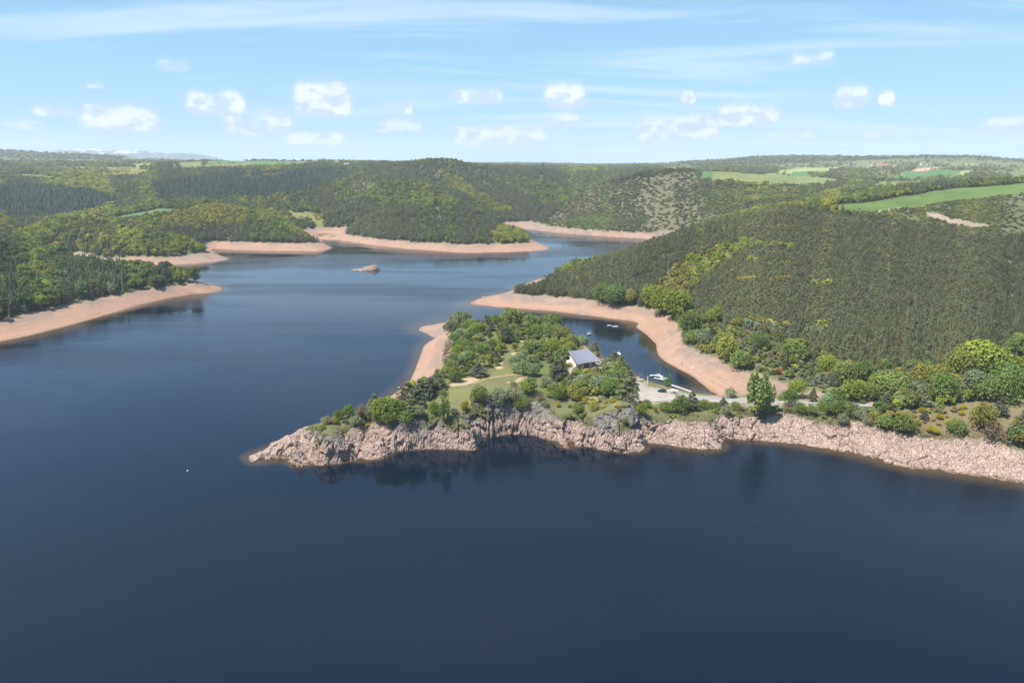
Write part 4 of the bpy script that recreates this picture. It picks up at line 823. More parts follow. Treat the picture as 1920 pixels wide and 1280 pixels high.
for ci_, nm in enumerate(NAMES):
    m = np.nonzero(ccl == ci_)[0]; mixl = CLASSES[nm][1]
    if not len(m) or not mixl: continue
    w = np.array([e[1] for e in mixl], float); cum = np.cumsum(w / w.sum())
    # species stand in clumps: the draw follows a slow noise as well as chance
    s = np.clip(cr_[m] * 0.022, 7, 60)
    dr = np.clip(0.5 + 0.62 * fbm(cx[m] / s, cy[m] / s, oct=2, seed=91) * 1.5 + RNG.normal(0, 0.20, len(m)), 0, 0.9999)
    # flatten the draw to a uniform spread
    dr = dr.argsort().argsort() / max(1, len(m)); k = np.searchsorted(cum, dr)
    for e_i, e in enumerate(mixl):
        q = m[k == e_i]; kind_l[q] = e[0]; tint[q] = e[2]; hh[q] = e[3]
ton = 1 + 0.20 * RNG.normal(0, 1, len(cx)) * 0.8 + 0.25 * patchy
tint = np.clip(tint * np.array([1.08, 1.10, 1.12]) * np.clip(ton, 0.6, 1.6)[:, None] * (1 + RNG.normal(0, 0.06, (len(cx), 3))), 0.012, 0.5)
hh = hh * np.clip(RNG.normal(1, 0.22, len(cx)), 0.5, 1.7)
okk = np.array([k is not None for k in kind_l]); cx, cy, cs, cz, ccl, cr_, tint, hh, kind_l = (a[okk] for a in (cx, cy, cs, cz, ccl, cr_, tint, hh, kind_l))
nomh = np.array([NOMINAL[k] for k in kind_l]); sz = hh / nomh
# far away the grid is wider than a crown: a tree there stands a little wider so that the wood stays closed
crown_w = np.array([{'broadleaf': 8.0, 'pine': 5.2, 'spruce': 5.0, 'shrub': 2.6}[k] for k in kind_l]) * sz
wide = np.clip(cs * 1.25 / crown_w, 0.85, 1.9); wide = np.where(np.isin(ccl, [NAMES.index(n) for n in ('gorse', 'openland', 'clearing')]), np.minimum(wide, 1.35), wide)
sw = sz * wide * RNG.uniform(0.88, 1.14, len(cx)); PT = np.stack([cx, cy, cz - 0.15], 1)
def tree_single(kind, i, label, cat, group):
    o = bpy.data.objects.new({'broadleaf': 'broadleaf_tree', 'pine': 'pine_tree', 'spruce': 'spruce_tree', 'shrub': 'shrub'}[kind], SMALL[kind][i % len(SMALL[kind])]); COL.objects.link(o)
    o.location = PT[i]; o.rotation_euler = (0, 0, random.uniform(0, 6.28)); o.scale = (sw[i], sw[i], sz[i]); o['tint'] = [float(c) for c in tint[i]]; tag(o, label, cat, group); return o
# hillsides, so that every wood is an object of its own
def hillside(x, y):
    u = 960 + F_PX * x / y
    h = np.full(x.shape, 'plateau', object)
    h[(y < 760) & (x > 0)] = 'pine_hill'; h[(y < 470) & (x > 60)] = 'pine_hill'; h[(x < 0) & (y < 780)] = 'near_point'
    h[(x < 0) & (y >= 780) & (y < 1005) & (u < 470)] = 'second_point'; h[(y >= 905) & (y < 1290) & (u > 330) & (u < 640)] = 'third_point'
    h[(y >= 900) & (y < 1560) & (u >= 600) & (u < 1010)] = 'centre_hill'; h[(y >= 1100) & (y < 1600) & (u >= 1010) & (u < 1600)] = 'gorge_slope'; h[(y >= 700) & (y < 1100) & (u > 1540)] = 'field_edge'
    h[inside(x, y, np.array(headland))] = 'headland'
    return h
hs_ = hillside(cx, cy)
WHERE = {'headland': 'on the headland with the clubhouse', 'pine_hill': 'on the hillside right of the cove', 'near_point': 'on the nearest wooded point on the left', 'second_point': 'on the low left point with a rocky end', 'third_point': 'on the small point beside the meadow', 'centre_hill': 'on the hill in the middle of the far shore',
         'gorge_slope': 'on the rocky heath slope behind the far arm', 'field_edge': 'around the bright green field at upper right', 'plateau': 'covering the far plateau and valleys'}
WORD = {'broadleaf': ('broadleaf_wood', 'light green broadleaf woodland', 'broadleaf tree', 'tree'), 'pine': ('pine_wood', 'dense dark olive pine wood', 'pine', 'tree'), 'spruce': ('spruce_wood', 'dark pointed spruce plantation', 'pointed spruce', 'tree'), 'shrub': ('shrubbery', 'low patchy shrubs and gorse', 'shrub', 'shrub')}
def tone_word(t, h, kind):
    lum = (t[0] + t[1]) / 1.15; warm = t[0] / t[1]
    size = 'tall' if h > NOMINAL[kind] * 0.95 else 'small' if h < NOMINAL[kind] * 0.62 else 'middling'
    return size + (' yellow-flowered' if warm > 1.2 and t[2] < 0.25 * t[0] else ' brownish' if warm > 1.15 else (' light green' if kind != 'pine' else ' light olive') if lum > 0.34 else ' olive' if warm > 0.93 else ' dull green' if lum < 0.20 else ' mid green')
left_over = np.ones(len(cx), bool)
for kind in SMALL:
    idx = np.nonzero(kind_l == kind)[0]
    vis = idx[visible(cx[idx], cy[idx], cz[idx], hh[idx], -hh[idx] * 0.3) & (np.abs(960 + F_PX * cx[idx] / cy[idx] - 960) < 960)]
    size = hh[vis] / cr_[vis]; best = vis[np.argsort(-size)[:300]]
    for i in best:
        w_, wd, sg, ct_ = WORD[kind]; place = WHERE[hs_[i]]
        tree_single(kind, i, tone_word(tint[i], hh[i], kind) + ' ' + sg + ' ' + place, ct_, sg + 's ' + place)
    left_over[best] = False
for kind in SMALL:
    for hname in WHERE:
        m = left_over & (kind_l == kind) & (hs_ == hname)
        if m.sum() == 0: continue
        w_, wd, sg, ct_ = WORD[kind]; stuff(w_, kind, PT[m], sz[m], sw[m], tint[m], wd + ' ' + WHERE[hname], 'wood' if kind != 'shrub' else 'shrubs')
print('TREES', len(cx), {k: int((kind_l == k).sum()) for k in SMALL})
#==PART4==
# ------------------------------------------------------------------ headland trees, placed one by one
NEAR = {}
def near(kind, i):
    key = (kind, i)
    if key in NEAR: return NEAR[key]
    s = 1000 + 17 * i + {'broad': 0, 'pine': 300, 'shrub': 600, 'poplar': 900, 'young': 1200, 'bare': 1500}[kind]
    if kind == 'broad': p = broad_crown(s, 2600, 0.36, 10, 10.0, 22, 0.0); c = crown_mesh('crown', p[0], M_LEAF, p[1]); t = trunk_mesh('trunk', M_BARK, 7.0, 0.24, 5, s, 9)
    elif kind == 'pine': p = pine_crown(s, 2200, 0.33, 10, 8.5, 0.08, 0.5 if i % 2 else 0.3); c = crown_mesh('crown', p[0], M_NEEDLE, p[1]); t = trunk_mesh('trunk', M_PINEBARK, 9.0, 0.22, 6, s, 7, (0.2, 0.8))
    elif kind == 'shrub': p = broad_crown(s, 1400, 0.34, 7, 9.5, 15, 0.0, True); c = crown_mesh('crown', p[0], M_LEAF, p[1]); t = trunk_mesh('trunk', M_BARK, 4.0, 0.14, 6, s, 7, (0.05, 0.3))
    elif kind == 'poplar': p = poplar_crown(s, 2600, 0.42, 14, 8.5); c = crown_mesh('crown', p[0], M_LEAF, p[1]); t = trunk_mesh('trunk', M_BARK, 11.0, 0.26, 6, s, 6, (0.1, 0.4))
    elif kind == 'young': p = poplar_crown(s, 700, 0.36, 10, 5.5); c = crown_mesh('crown', p[0], M_LEAF, p[1]); t = trunk_mesh('trunk', M_BARK, 8.0, 0.12, 3, s, 4, (0.3, 0.6))
    else: p = broad_crown(s, 520, 0.30, 8, 8.5, 12, 0.0, True); c = crown_mesh('crown', p[0], M_LEAF, p[1]); t = trunk_mesh('trunk', M_BARK, 6.0, 0.14, 9, s, 9, (0.08, 0.5))
    V = np.empty(len(c.vertices) * 3, np.float32); c.vertices.foreach_get('co', V); V = V.reshape(-1, 3)
    NEAR[key] = (c, t, float(V[:, 2].max()), float(np.percentile(np.hypot(V[:, 0], V[:, 1]), 96) * 2)); return NEAR[key]
LOOK = {'D': ('pine', (0.105, 0.114, 0.076), 'dark grey-green pine'), 'P': ('pine', (0.145, 0.148, 0.078), 'olive pine'), 'M': ('broad', (0.135, 0.168, 0.052), 'mid green broadleaf tree'), 'L': ('broad', LIGHT, 'bright yellow-green broadleaf tree'), 'O': ('broad', OLIVE, 'olive broadleaf tree'),
        'G': ('broad', (0.170, 0.195, 0.108), 'grey-green whitebeam tree'), 'E': ('broad', DEEP, 'deep green broadleaf tree'), 's': ('shrub', (0.135, 0.168, 0.052), 'rounded green bush'), 'l': ('shrub', LIGHT, 'bright yellow-green bush'), 'g': ('shrub', (0.195, 0.195, 0.130), 'pale grey bush'), 'b': ('bare', BROWN, 'brown bare bush'),
        'y': ('shrub', (0.36, 0.29, 0.020), 'yellow flowering gorse'), 'r': ('bare', (0.26, 0.045, 0.04), 'red-leaved bush'), 'T': ('poplar', (0.19, 0.225, 0.085), 'tall upright poplar'), 'Y': ('young', (0.12, 0.185, 0.05), 'slender young green tree'), 'o': ('shrub', OLIVE, 'olive bush')}
planted = []
def plant(u, v, w, look, asp=1.0, place=''):
    """u, v: foot of the tree in the picture; w: its width there in pixels"""
    p = on_ground(u, v)
    if p.z < 1.0 or p.y > 700: return
    d = (p - Vector((0, 0, CAM_H))).length; planted.append((p, w * d / F_PX, look, asp, place, u))
def Z3(lst, x0, y0, k, place):
    for e in lst:
        x, y, w, look = e[:4]; asp = e[4] if len(e) > 4 else {'T': 1.7, 'Y': 1.9, 's': .7, 'l': .7, 'g': .7, 'y': .6, 'o': .7, 'b': .8, 'r': .8}.get(look, 0.95)
        u = x0 + x / k; v = y0 + (y + w * asp * 0.46) / k; pl = place if isinstance(place, str) else place(u, v); plant(u, v, w / k, look, asp, pl)
def zone(u, v):
    if v > 742 or (u < 850 and v > 725): return 'on the clifftop'
    if u > 1035 and v > 660: return 'around the grey-roofed clubhouse'
    if u < 935 and v > 640: return 'on the west rim of the headland'
    if v < 640: return "in the grove at the headland's far end"
    return 'beside the headland lawn'
Z3([(640, 170, 150, 'D'), (740, 110, 120, 'D'), (590, 130, 110, 'D'), (470, 190, 90, 'D'), (720, 320, 140, 'D'), (960, 440, 185, 'D'), (820, 690, 150, 'D', .75), (620, 850, 200, 'D', .8), (610, 550, 80, 'D'), (1420, 270, 90, 'D', 1.3), (1610, 480, 100, 'D', 1.2),
    (140, 990, 190, 'D'), (40, 1070, 160, 'D'), (-60, 1060, 150, 'D'), (1580, 880, 210, 'D'), (1820, 880, 150, 'P'), (380, 230, 100, 'P'), (300, 290, 90, 'P'),
    (850, 180, 150, 'M'), (920, 240, 170, 'M'), (1020, 280, 190, 'M'), (1060, 180, 170, 'O'), (950, 110, 140, 'L'), (860, 90, 120, 'O'), (1160, 210, 160, 'G'), (1160, 150, 140, 'O'), (1260, 310, 160, 'M'), (1340, 240, 130, 'O'), (1380, 200, 110, 'L'), (1500, 330, 180, 'M'), (1430, 410, 150, 'M'), (1590, 300, 150, 'O'),
    (1690, 350, 140, 'O'), (1780, 410, 130, 'O'), (1860, 530, 150, 'G'), (1740, 500, 130, 'L'), (1500, 600, 210, 'L'), (1640, 650, 190, 'M'), (1720, 590, 150, 'L'), (1240, 560, 170, 'M'), (1310, 600, 150, 'G'), (1060, 760, 150, 'G'), (1150, 720, 170, 'G'), (1180, 830, 190, 'G'), (1280, 850, 170, 'G'), (1270, 740, 170, 'G'), (1090, 830, 140, 'G'),
    (420, 300, 160, 'G'), (300, 380, 150, 'G'), (430, 440, 170, 'G'), (340, 480, 140, 'M'), (540, 450, 130, 'M'), (600, 400, 120, 'L'), (520, 350, 130, 'M'), (790, 560, 130, 'M'), (850, 520, 110, 'l'), (670, 600, 150, 'M'), (510, 640, 150, 'M'), (390, 650, 150, 'L'), (330, 720, 130, 'M'), (480, 720, 160, 'G'), (300, 830, 150, 'M'),
    (340, 930, 160, 'M'), (420, 900, 100, 'l'), (240, 880, 130, 'M'), (520, 230, 70, 'L', 1.5), (1110, 390, 110, 'l'), (1210, 400, 100, 's'), (1070, 490, 80, 'M'), (1055, 560, 80, 'M'), (260, 590, 130, 'b', 1.2), (225, 630, 90, 'b'), (700, 540, 70, 'o'), (570, 560, 130, 'M'), (440, 560, 140, 'M'), (620, 480, 110, 'G'), (1110, 300, 130, 'M'), (780, 240, 130, 'M'), (690, 220, 120, 'G'), (850, 300, 110, 'M'),
    (580, 750, 60, 'y'), (725, 830, 45, 'y'), (740, 640, 110, 's'), (560, 790, 110, 's'), (1380, 640, 120, 'M'), (1420, 520, 130, 'L'), (1330, 420, 130, 'M'), (1560, 400, 120, 'G'), (1640, 430, 130, 'O'),
    (1210, 1060, 180, 'L'), (630, 1150, 260, 's'), (200, 1130, 120, 's'), (1420, 1000, 190, 'g'), (860, 1180, 190, 'b'), (990, 1140, 190, 'g'), (1160, 1200, 140, 's'), (1360, 1180, 120, 'b'), (1420, 1250, 80, 'g'), (1800, 1140, 230, 'o'), (1570, 1140, 190, 's'), (1040, 1030, 120, 'g'), (1650, 1010, 100, 's'), (1480, 1080, 110, 's'), (470, 1230, 70, 'y'), (770, 1120, 40, 'y'), (1460, 1150, 90, 'l')], 800, 560, 6.4, zone)
Z3([(1120, 690, 150, 'D'), (1200, 660, 130, 'D'), (1260, 640, 120, 'D'), (1170, 720, 110, 'D'), (960, 780, 150, 'L'), (1040, 780, 130, 'M'), (900, 750, 90, 'P', 1.3), (820, 790, 100, 'b', 1.0), (735, 790, 90, 's', .9), (670, 815, 80, 's', .8), (590, 850, 70, 'g'), (560, 895, 55, 'l'), (1280, 770, 90, 'l', .9),
    (1350, 790, 70, 'Y', 2.2), (1475, 760, 80, 'y'), (1410, 790, 60, 'g'), (1000, 830, 120, 'M', .8), (930, 830, 100, 's'), (1100, 830, 110, 's'), (1180, 790, 90, 'g'), (640, 850, 60, 'o'), (1700, 700, 130, 'g'), (1790, 680, 110, 'g'), (1830, 740, 100, 's'), (780, 850, 90, 'g'), (1130, 770, 100, 'P')], 440, 540, 3.4286, zone)
Z3([(850, 430, 85, 'P', 1.3), (760, 420, 80, 'P', 1.1), (895, 480, 90, 'P', 1.1), (940, 520, 85, 'P', 1.1), (975, 560, 80, 'P', 1.1), (1000, 600, 80, 'P', 1.1), (1010, 640, 80, 'D'), (760, 620, 160, 'M', .72), (690, 630, 130, 'G', .72), (625, 600, 105, 'P', .8), (850, 620, 140, 'M', .75), (920, 640, 140, 'P'), (975, 690, 150, 'P'), (870, 670, 130, 'M'), (800, 650, 140, 'G'), (520, 550, 130, 'D'),
    (640, 690, 150, 'o'), (560, 690, 100, 's'), (1112, 560, 62, 'Y'), (1150, 585, 55, 'Y', 1.3), (1250, 625, 50, 'Y', 1.9), (1190, 590, 50, 's'), (1420, 670, 65, 'g', .9), (1670, 700, 90, 'g'), (1070, 800, 100, 'l'), (1070, 770, 60, 'y'), (1170, 810, 45, 'r'), (1230, 790, 90, 's'), (1330, 780, 120, 's', .9), (1410, 765, 85, 'D', 1.2), (1280, 800, 80, 's'), (1350, 750, 70, 'P', 1.0),
    (1500, 780, 80, 's'), (1560, 785, 70, 's'), (1620, 765, 60, 'D'), (1640, 815, 75, 'g'), (1700, 785, 80, 's'), (750, 745, 60, 'y'), (700, 745, 70, 'y'), (830, 765, 45, 'y'), (520, 775, 50, 'y'), (650, 800, 90, 's'), (760, 790, 80, 'o'), (960, 880, 45, 's'), (300, 770, 80, 's'), (430, 770, 60, 'g'), (1470, 770, 60, 's'), (1110, 770, 70, 's')], 900, 540, 3.5556, zone)
Z3([(205, 690, 170, 'T', 1.45), (262, 700, 110, 'T', 1.5), (445, 640, 115, 'L'), (400, 700, 100, 'M'), (550, 680, 60, 'P', 1.3), (690, 700, 130, 'M'), (640, 720, 100, 'G'), (797, 660, 128, 'L', .9), (685, 585, 70, 'D'), (1010, 730, 85, 'D'), (540, 765, 70, 's'), (620, 750, 90, 's'), (700, 765, 95, 'M'), (780, 770, 110, 's'), (850, 795, 90, 'g'), (910, 660, 100, 'M'), (470, 760, 80, 's'), (390, 755, 80, 'b'),
    (345, 690, 50, 'l'), (860, 715, 40, 'l')], 1360, 540, 3.368, 'along the lakeside road')
Z3([(1000, 850, 110, 's'), (1120, 865, 140, 's'), (1255, 805, 50, 'D'), (1620, 825, 150, 'o', .85), (1735, 765, 80, 'D', 1.1), (1460, 880, 110, 's'), (1680, 920, 130, 'b'), (1850, 930, 130, 's'), (1870, 850, 90, 'P'), (740, 830, 80, 'g'), (900, 840, 70, 'g'), (1410, 850, 60, 'y', .5), (1505, 750, 50, 'y', .5), (1210, 850, 60, 'y', .5), (1290, 890, 60, 'y', .5), (1840, 850, 80, 'y', .5), (1350, 810, 60, 'y', .5), (1240, 770, 60, 'y', .5), (1490, 790, 50, 'y', .5), (1790, 715, 60, 'y', .5), (1330, 900, 60, 'y', .5), (1830, 880, 60, 'y', .5)], 1360, 540, 3.368, 'on the gorse knoll at right')
Z3([(1580, 480, 260, 'L', .72), (1690, 500, 170, 'L'), (1480, 520, 170, 'O'), (1040, 620, 200, 'M', .6), (960, 610, 130, 'L', .8), (1340, 580, 140, 'O'), (1860, 380, 140, 'M'), (1850, 520, 130, 'L'), (420, 410, 170, 'M', .8), (510, 440, 90, 'D'), (220, 330, 90, 'E'), (740, 530, 140, 'M', .8), (870, 540, 130, 'M'), (1760, 600, 170, 'M'), (1560, 620, 150, 'G'), (1370, 660, 150, 'M'), (640, 500, 110, 'L'), (335, 530, 50, 'r'), (1230, 560, 110, 'O'), (1640, 660, 150, 's'), (1750, 660, 150, 'M'), (1860, 640, 150, 's'), (1180, 690, 80, 'D', 1.2), (1130, 690, 100, 's'), (1270, 670, 120, 'g')], 1360, 540, 3.368, 'at the foot of the pine hillside')
Z3([(1300, 80, 70, 'L', .9), (1210, 110, 150, 'L'), (900, 60, 130, 'E'), (820, 40, 120, 'M'), (1140, 60, 130, 'L'), (1300, 130, 170, 'L'), (1560, 190, 90, 'L', 1.2), (1400, 250, 140, 'M'), (1540, 290, 80, 'D'), (1640, 390, 150, 'o', 1), (1730, 480, 120, 'M'), (1870, 370, 90, 'E'), (1480, 330, 120, 'g'), (990, 60, 100, 'O'), (1420, 330, 120, 's')], 900, 540, 3.5556, 'above the beach of the cove')
ORD = ['first', 'second', 'third', 'fourth', 'fifth', 'sixth', 'seventh', 'eighth', 'ninth', 'tenth', 'eleventh', 'twelfth', 'thirteenth', 'fourteenth', 'fifteenth', 'sixteenth', 'seventeenth', 'eighteenth', 'nineteenth', 'twentieth', 'twenty-first', 'twenty-second', 'twenty-third', 'twenty-fourth', 'twenty-fifth']
CATN = {'pine': ('pine_tree', 'tree'), 'broad': ('broadleaf_tree', 'tree'), 'shrub': ('bush', 'bush'), 'bare': ('bush', 'bush'), 'poplar': ('poplar_tree', 'tree'), 'young': ('broadleaf_tree', 'tree')}
def plant_all():
    rng = random.Random(5); groups = {}
    for e in planted: groups.setdefault((e[2], e[4]), []).append(e)
    for (look, place), lst in groups.items():
        kind, tnt, words = LOOK[look]; lst.sort(key=lambda e: e[0].x / e[0].y)
        for n, (p, w, _, asp, _, u) in enumerate(lst):
            c, t, ch, cw = near(kind, rng.randrange(3 if kind in ('broad', 'pine') else 2)); nm, cat = CATN[kind]
            root = empty(nm, p - Vector((0, 0, 0.15)), rng.uniform(0, 6.28)); k = rng.uniform(0.9, 1.1)
            s = w / cw * (0.92 if ('knoll' in place or 'road' in place or 'foot of' in place or kind in ('shrub', 'bare', 'poplar')) else 1.42 if 'grove' in place else 1.1) * (0.72 if look == 'y' else 1.0); root.scale = (s, s, w * asp * (1.5 if 'grove' in place and kind in ('broad', 'pine') else 1.15) / ch * k)
            lab = words + ' ' + place + (', ' + ORD[min(n, 24)] + ' from left' if len(lst) > 1 else '')
            tag(root, lab, cat, words + 's ' + place)
            t_o = link(bpy.data.objects.new('trunk', t), root); c_o = link(bpy.data.objects.new('crown', c), root)
            f = rng.uniform(0.75, 1.1) if look in 'LlOoy' else rng.uniform(0.95, 1.4) if kind in ('broad', 'shrub', 'young', 'poplar') else rng.uniform(0.85, 1.25); c_o['tint'] = [min(0.5, x * k_ * f * rng.uniform(0.94, 1.06)) for x, k_ in zip(tnt, (1.12, 1.18, 1.1))]
plant_all()

# ------------------------------------------------------------------ road and car park
def drape(name, poly, mat, lift, label, cat, cell=0.5):
    poly = np.array(poly); x = np.arange(poly[:, 0].min(), poly[:, 0].max() + cell, cell); y = np.arange(poly[:, 1].min(), poly[:, 1].max() + cell, cell)
    gx_, gy_ = np.meshgrid(x, y); cin = inside(gx_[:-1, :-1] + cell / 2, gy_[:-1, :-1] + cell / 2, poly); idx = np.arange(gx_.size).reshape(gx_.shape)
    F = np.stack([idx[:-1, :-1][cin], idx[:-1, 1:][cin], idx[1:, 1:][cin], idx[1:, :-1][cin]], 1); us = np.unique(F); rm = np.zeros(gx_.size, np.int32); rm[us] = np.arange(len(us))
    V = np.stack([gx_, gy_, ground(gx_, gy_) + lift], -1).reshape(-1, 3)[us]
    o = link(bpy.data.objects.new(name, mesh_np(name, V, rm[F], mat, True))); return tag(o, label, cat, kind='structure')
def road_strip(name, pts, w, mat, lift, label, cat):
    P = [Vector((*cast(u, v), 0)) for u, v in pts]; Q = []
    for a, b in zip(P[:-1], P[1:]):
        n = max(1, int((b - a).length / 1.0)); Q += [a.lerp(b, k / n) for k in range(n)]
    Q.append(P[-1]); V = []; F = []
    for i, p in enumerate(Q):
        d = (Q[min(i + 2, len(Q) - 1)] - Q[max(i - 2, 0)]).normalized(); n = Vector((-d.y, d.x, 0))
        for k in range(7):
            q = p + n * w * (k / 6 - 0.5); V.append((q.x, q.y, float(ground(q.x, q.y)) + lift - (0.25 if k in (0, 6) else 0)))
    for i in range(len(Q) - 1):
        for k in range(6): F.append((i * 7 + k, i * 7 + k + 1, i * 7 + 8 + k, i * 7 + 7 + k))
    return tag(link(bpy.data.objects.new(name, mesh_np(name, V, F, mat, True))), label, cat, kind='structure')
def mat_gravel(name, a, b, s=0.25):
    m = bpy.data.materials.new(name); m.use_nodes = True; g = NT(m.node_tree); bs = g.n['Principled BSDF']; geo = g.new('ShaderNodeNewGeometry')
    n = g.noise(geo.outputs['Position'], s, 6, 0.65); f = g.noise(geo.outputs['Position'], 4.0, 3, 0.6)
    g.put(bs.inputs['Base Color'], g.mix(1.0, g.mix(g.ramp(n, 0.3, 0.7), a, b), g.mix(f, (0.85, 0.85, 0.85, 1), (1.12, 1.12, 1.12, 1)), 'MULTIPLY')); bs.inputs['Roughness'].default_value = 0.95; return m
M_ASPHALT = mat_gravel('weathered_asphalt', (0.20, 0.197, 0.19, 1), (0.27, 0.262, 0.25, 1)); M_GRAVEL = mat_gravel('pale_gravel', (0.25, 0.22, 0.19, 1), (0.34, 0.30, 0.265, 1))
lot = [cast(u, v) for u, v in [(1186, 724), (1190, 719), (1200, 723), (1216, 731), (1248, 739), (1277, 742), (1296, 744), (1280, 748), (1258, 751), (1232, 753), (1198, 752), (1176, 747), (1178, 735)]]
drape('car_park', lot, M_GRAVEL, 0.13, 'pale gravel parking area at the end of the lakeside road', 'car park')
road_strip('road', [(1272, 745), (1300, 745.5), (1340, 747), (1400, 749.5), (1480, 752), (1560, 755), (1650, 759)], 4.2, M_ASPHALT, 0.16, 'narrow grey lakeside road crossing the neck of the headland', 'road')
road_strip('path', [(1190, 722), (1178, 711), (1160, 700), (1140, 692), (1120, 686)], 2.6, M_GRAVEL, 0.14, 'pale path from the parking area to the clubhouse', 'path')

# ------------------------------------------------------------------ small things by the cove
M_WHITE = mat_plain('white_gelcoat', (0.64, 0.64, 0.63), 0.35, var=0.05); M_ROOF = mat_plain('zinc_roof', (0.19, 0.195, 0.235), 0.5, 0.1, 0.06, 1.5); M_WALL = mat_plain('cream_render', (0.62, 0.57, 0.48), 0.9, var=0.08); M_DARK = mat_plain('dark_trim', (0.03, 0.032, 0.035), 0.5)
M_WOOD = mat_plain('weathered_wood', (0.33, 0.26, 0.19), 0.85, var=0.25, scale=2); M_GLASS = mat_plain('dark_glass', (0.02, 0.025, 0.03), 0.08, var=0.1); M_ALU = mat_plain('aluminium', (0.55, 0.56, 0.58), 0.4, 0.7); M_TYRE = mat_plain('tyre_rubber', (0.02, 0.02, 0.02), 0.9)
M_NAVY = mat_plain('navy_paint', (0.012, 0.02, 0.045), 0.25, 0.1, 0.05); M_RED = mat_plain('red_plastic', (0.55, 0.06, 0.035), 0.4, var=0.1); M_LIME = mat_plain('lime_plastic', (0.50, 0.62, 0.03), 0.4, var=0.1); M_TERRA = mat_plain('terracotta_tiles', (0.33, 0.12, 0.07), 0.9, var=0.25, scale=1.0); M_SLATE = mat_plain('slate_roof', (0.15, 0.15, 0.16), 0.8, var=0.2, scale=1.0)
M_TAN = mat_plain('tan_canvas', (0.50, 0.36, 0.23), 0.9, var=0.1); M_LAMP = mat_plain('lamp_glass', (0.6, 0.6, 0.58), 0.2)
def hull_sections(L, W, D, fb, n=11, stern=0.75):
    secs = []
    for i in range(n):
        t = i / (n - 1); x = (t - 0.5) * L; k = (1 - max(0, (t - 0.35) / 0.65) ** 2.2) * (stern + (1 - stern) * min(1, t / 0.35)); k = max(k, 0.02); w = W / 2 * k; z1 = fb * (1 + 0.45 * t * t); zk = -D * (1 - 0.75 * t ** 3)
        secs.append([(x, -w, z1), (x, -w * 0.92, z1 * 0.35), (x, -w * 0.55, zk * 0.7), (x, 0, zk), (x, w * 0.55, zk * 0.7), (x, w * 0.92, z1 * 0.35), (x, w, z1)])
    return secs
def boat(name, label, loc, yaw, L=6.0, W=2.2, mast=0.0, cabin=True, motor=False, hullm=None, group=None, cat='boat', cover=False, fb=0.65):
    root = empty(name, loc, yaw); root.scale = (0.8,) * 3; tag(root, label, cat, group); s = hull_sections(L, W, 0.35, fb)
    mb = MB(); mb.loft(s, close=False, caps=False); mb.add([s[0][k] for k in range(7)], [tuple(range(7))]); mb.build('hull', hullm or M_WHITE, root)
    d = MB(); V = []
    for q in s: V += [(q[0][0], q[0][1] * 0.97, q[0][2] - 0.04), (q[6][0], q[6][1] * 0.97, q[6][2] - 0.04)]
    d.add(V, [(2 * i, 2 * i + 1, 2 * i + 3, 2 * i + 2) for i in range(len(s) - 1)]); d.build('deck', M_WHITE if not cover else M_TAN, root)
    if cabin:
        c = MB(); zt = fb + 0.05; c.loft([[(-0.12 * L, -W * .30, zt), (-0.12 * L, W * .30, zt), (-0.10 * L, W * .24, zt + .55), (-0.10 * L, -W * .24, zt + .55)], [(0.12 * L, -W * .30, zt), (0.12 * L, W * .30, zt), (0.10 * L, W * .22, zt + .50), (0.10 * L, -W * .22, zt + .50)], [(0.27 * L, -W * .16, zt), (0.27 * L, W * .16, zt), (0.24 * L, W * .12, zt + .18), (0.24 * L, -W * .12, zt + .18)]]); cb = c.build('cabin', M_WHITE, root)
        for sy in (-1, 1): MB().box(0, sy * W * .277, zt + .32, 0.16 * L, 0.03, 0.18).build('window', M_GLASS, cb)
        w = MB(); w.box(-0.24 * L, 0, fb + 0.03, 0.20 * L, W * 0.55, 0.06); w.build('cockpit', M_TAN, root)
    if mast:
        m = MB(); m.tube([(0.08 * L, 0, fb), (0.08 * L, 0, fb + mast)], [0.10, 0.07], 6); mo = m.build('mast', M_ALU, root)
        MB().tube([(0.08 * L, -W * .35, fb + mast * .6), (0.08 * L, W * .35, fb + mast * .6)], 0.03, 5).build('spreader', M_ALU, mo)
        b = MB(); b.tube([(0.07 * L, 0, fb + 1.1), (-0.36 * L, 0, fb + 1.1)], 0.06, 6); b.build('boom', M_ALU, root)
        sl_ = MB(); sl_.tube([(0.06 * L, 0, fb + 1.28), (-0.15 * L, 0, fb + 1.25), (-0.34 * L, 0, fb + 1.20)], [0.17, 0.14, 0.07], 7); sl_.build('furled_sail', M_WHITE, root)
    if motor:
        o = MB(); o.box(-L / 2 - 0.18, 0, fb + 0.30, 0.34, 0.36, 0.48, 0, 0.85); o.box(-L / 2 - 0.15, 0, fb - 0.25, 0.16, 0.14, 0.7); o.build('outboard_motor', M_DARK, root)
        w = MB(); w.loft([[(0.02 * L, -W * .36, fb), (0.02 * L, W * .36, fb), (-0.02 * L, W * .31, fb + .5), (-0.02 * L, -W * .31, fb + .5)], [(0.06 * L, -W * .34, fb), (0.06 * L, W * .34, fb), (-0.01 * L, W * .30, fb + .52), (-0.01 * L, -W * .30, fb + .52)]]); w.build('windscreen', M_GLASS, root)
    return root
def on_water(u, v): x, y = at_z(u, v, 0); return (x, y, 0.05)
GB = 'boats moored in the cove'
boat('sailing_boat', 'white sailing boat with bare mast moored alone mid-cove, bow towards us', on_water(1161, 664), R(-80), 6.2, 2.3, 7.0, group=GB)
boat('sailing_boat', 'small white sailing dinghy with thin mast moored near the headland trees', on_water(1105, 627), R(8), 4.6, 1.8, 4.8, group=GB)
boat('motor_boat', 'short white motor boat, left of the two moored together in the far cove', on_water(1143, 611), R(-15), 4.6, 1.9, motor=True, cabin=False, group=GB)
boat('motor_boat', 'longer white cabin boat, right of the two moored together in the far cove', on_water(1154, 613), R(-8), 6.2, 2.3, group=GB)
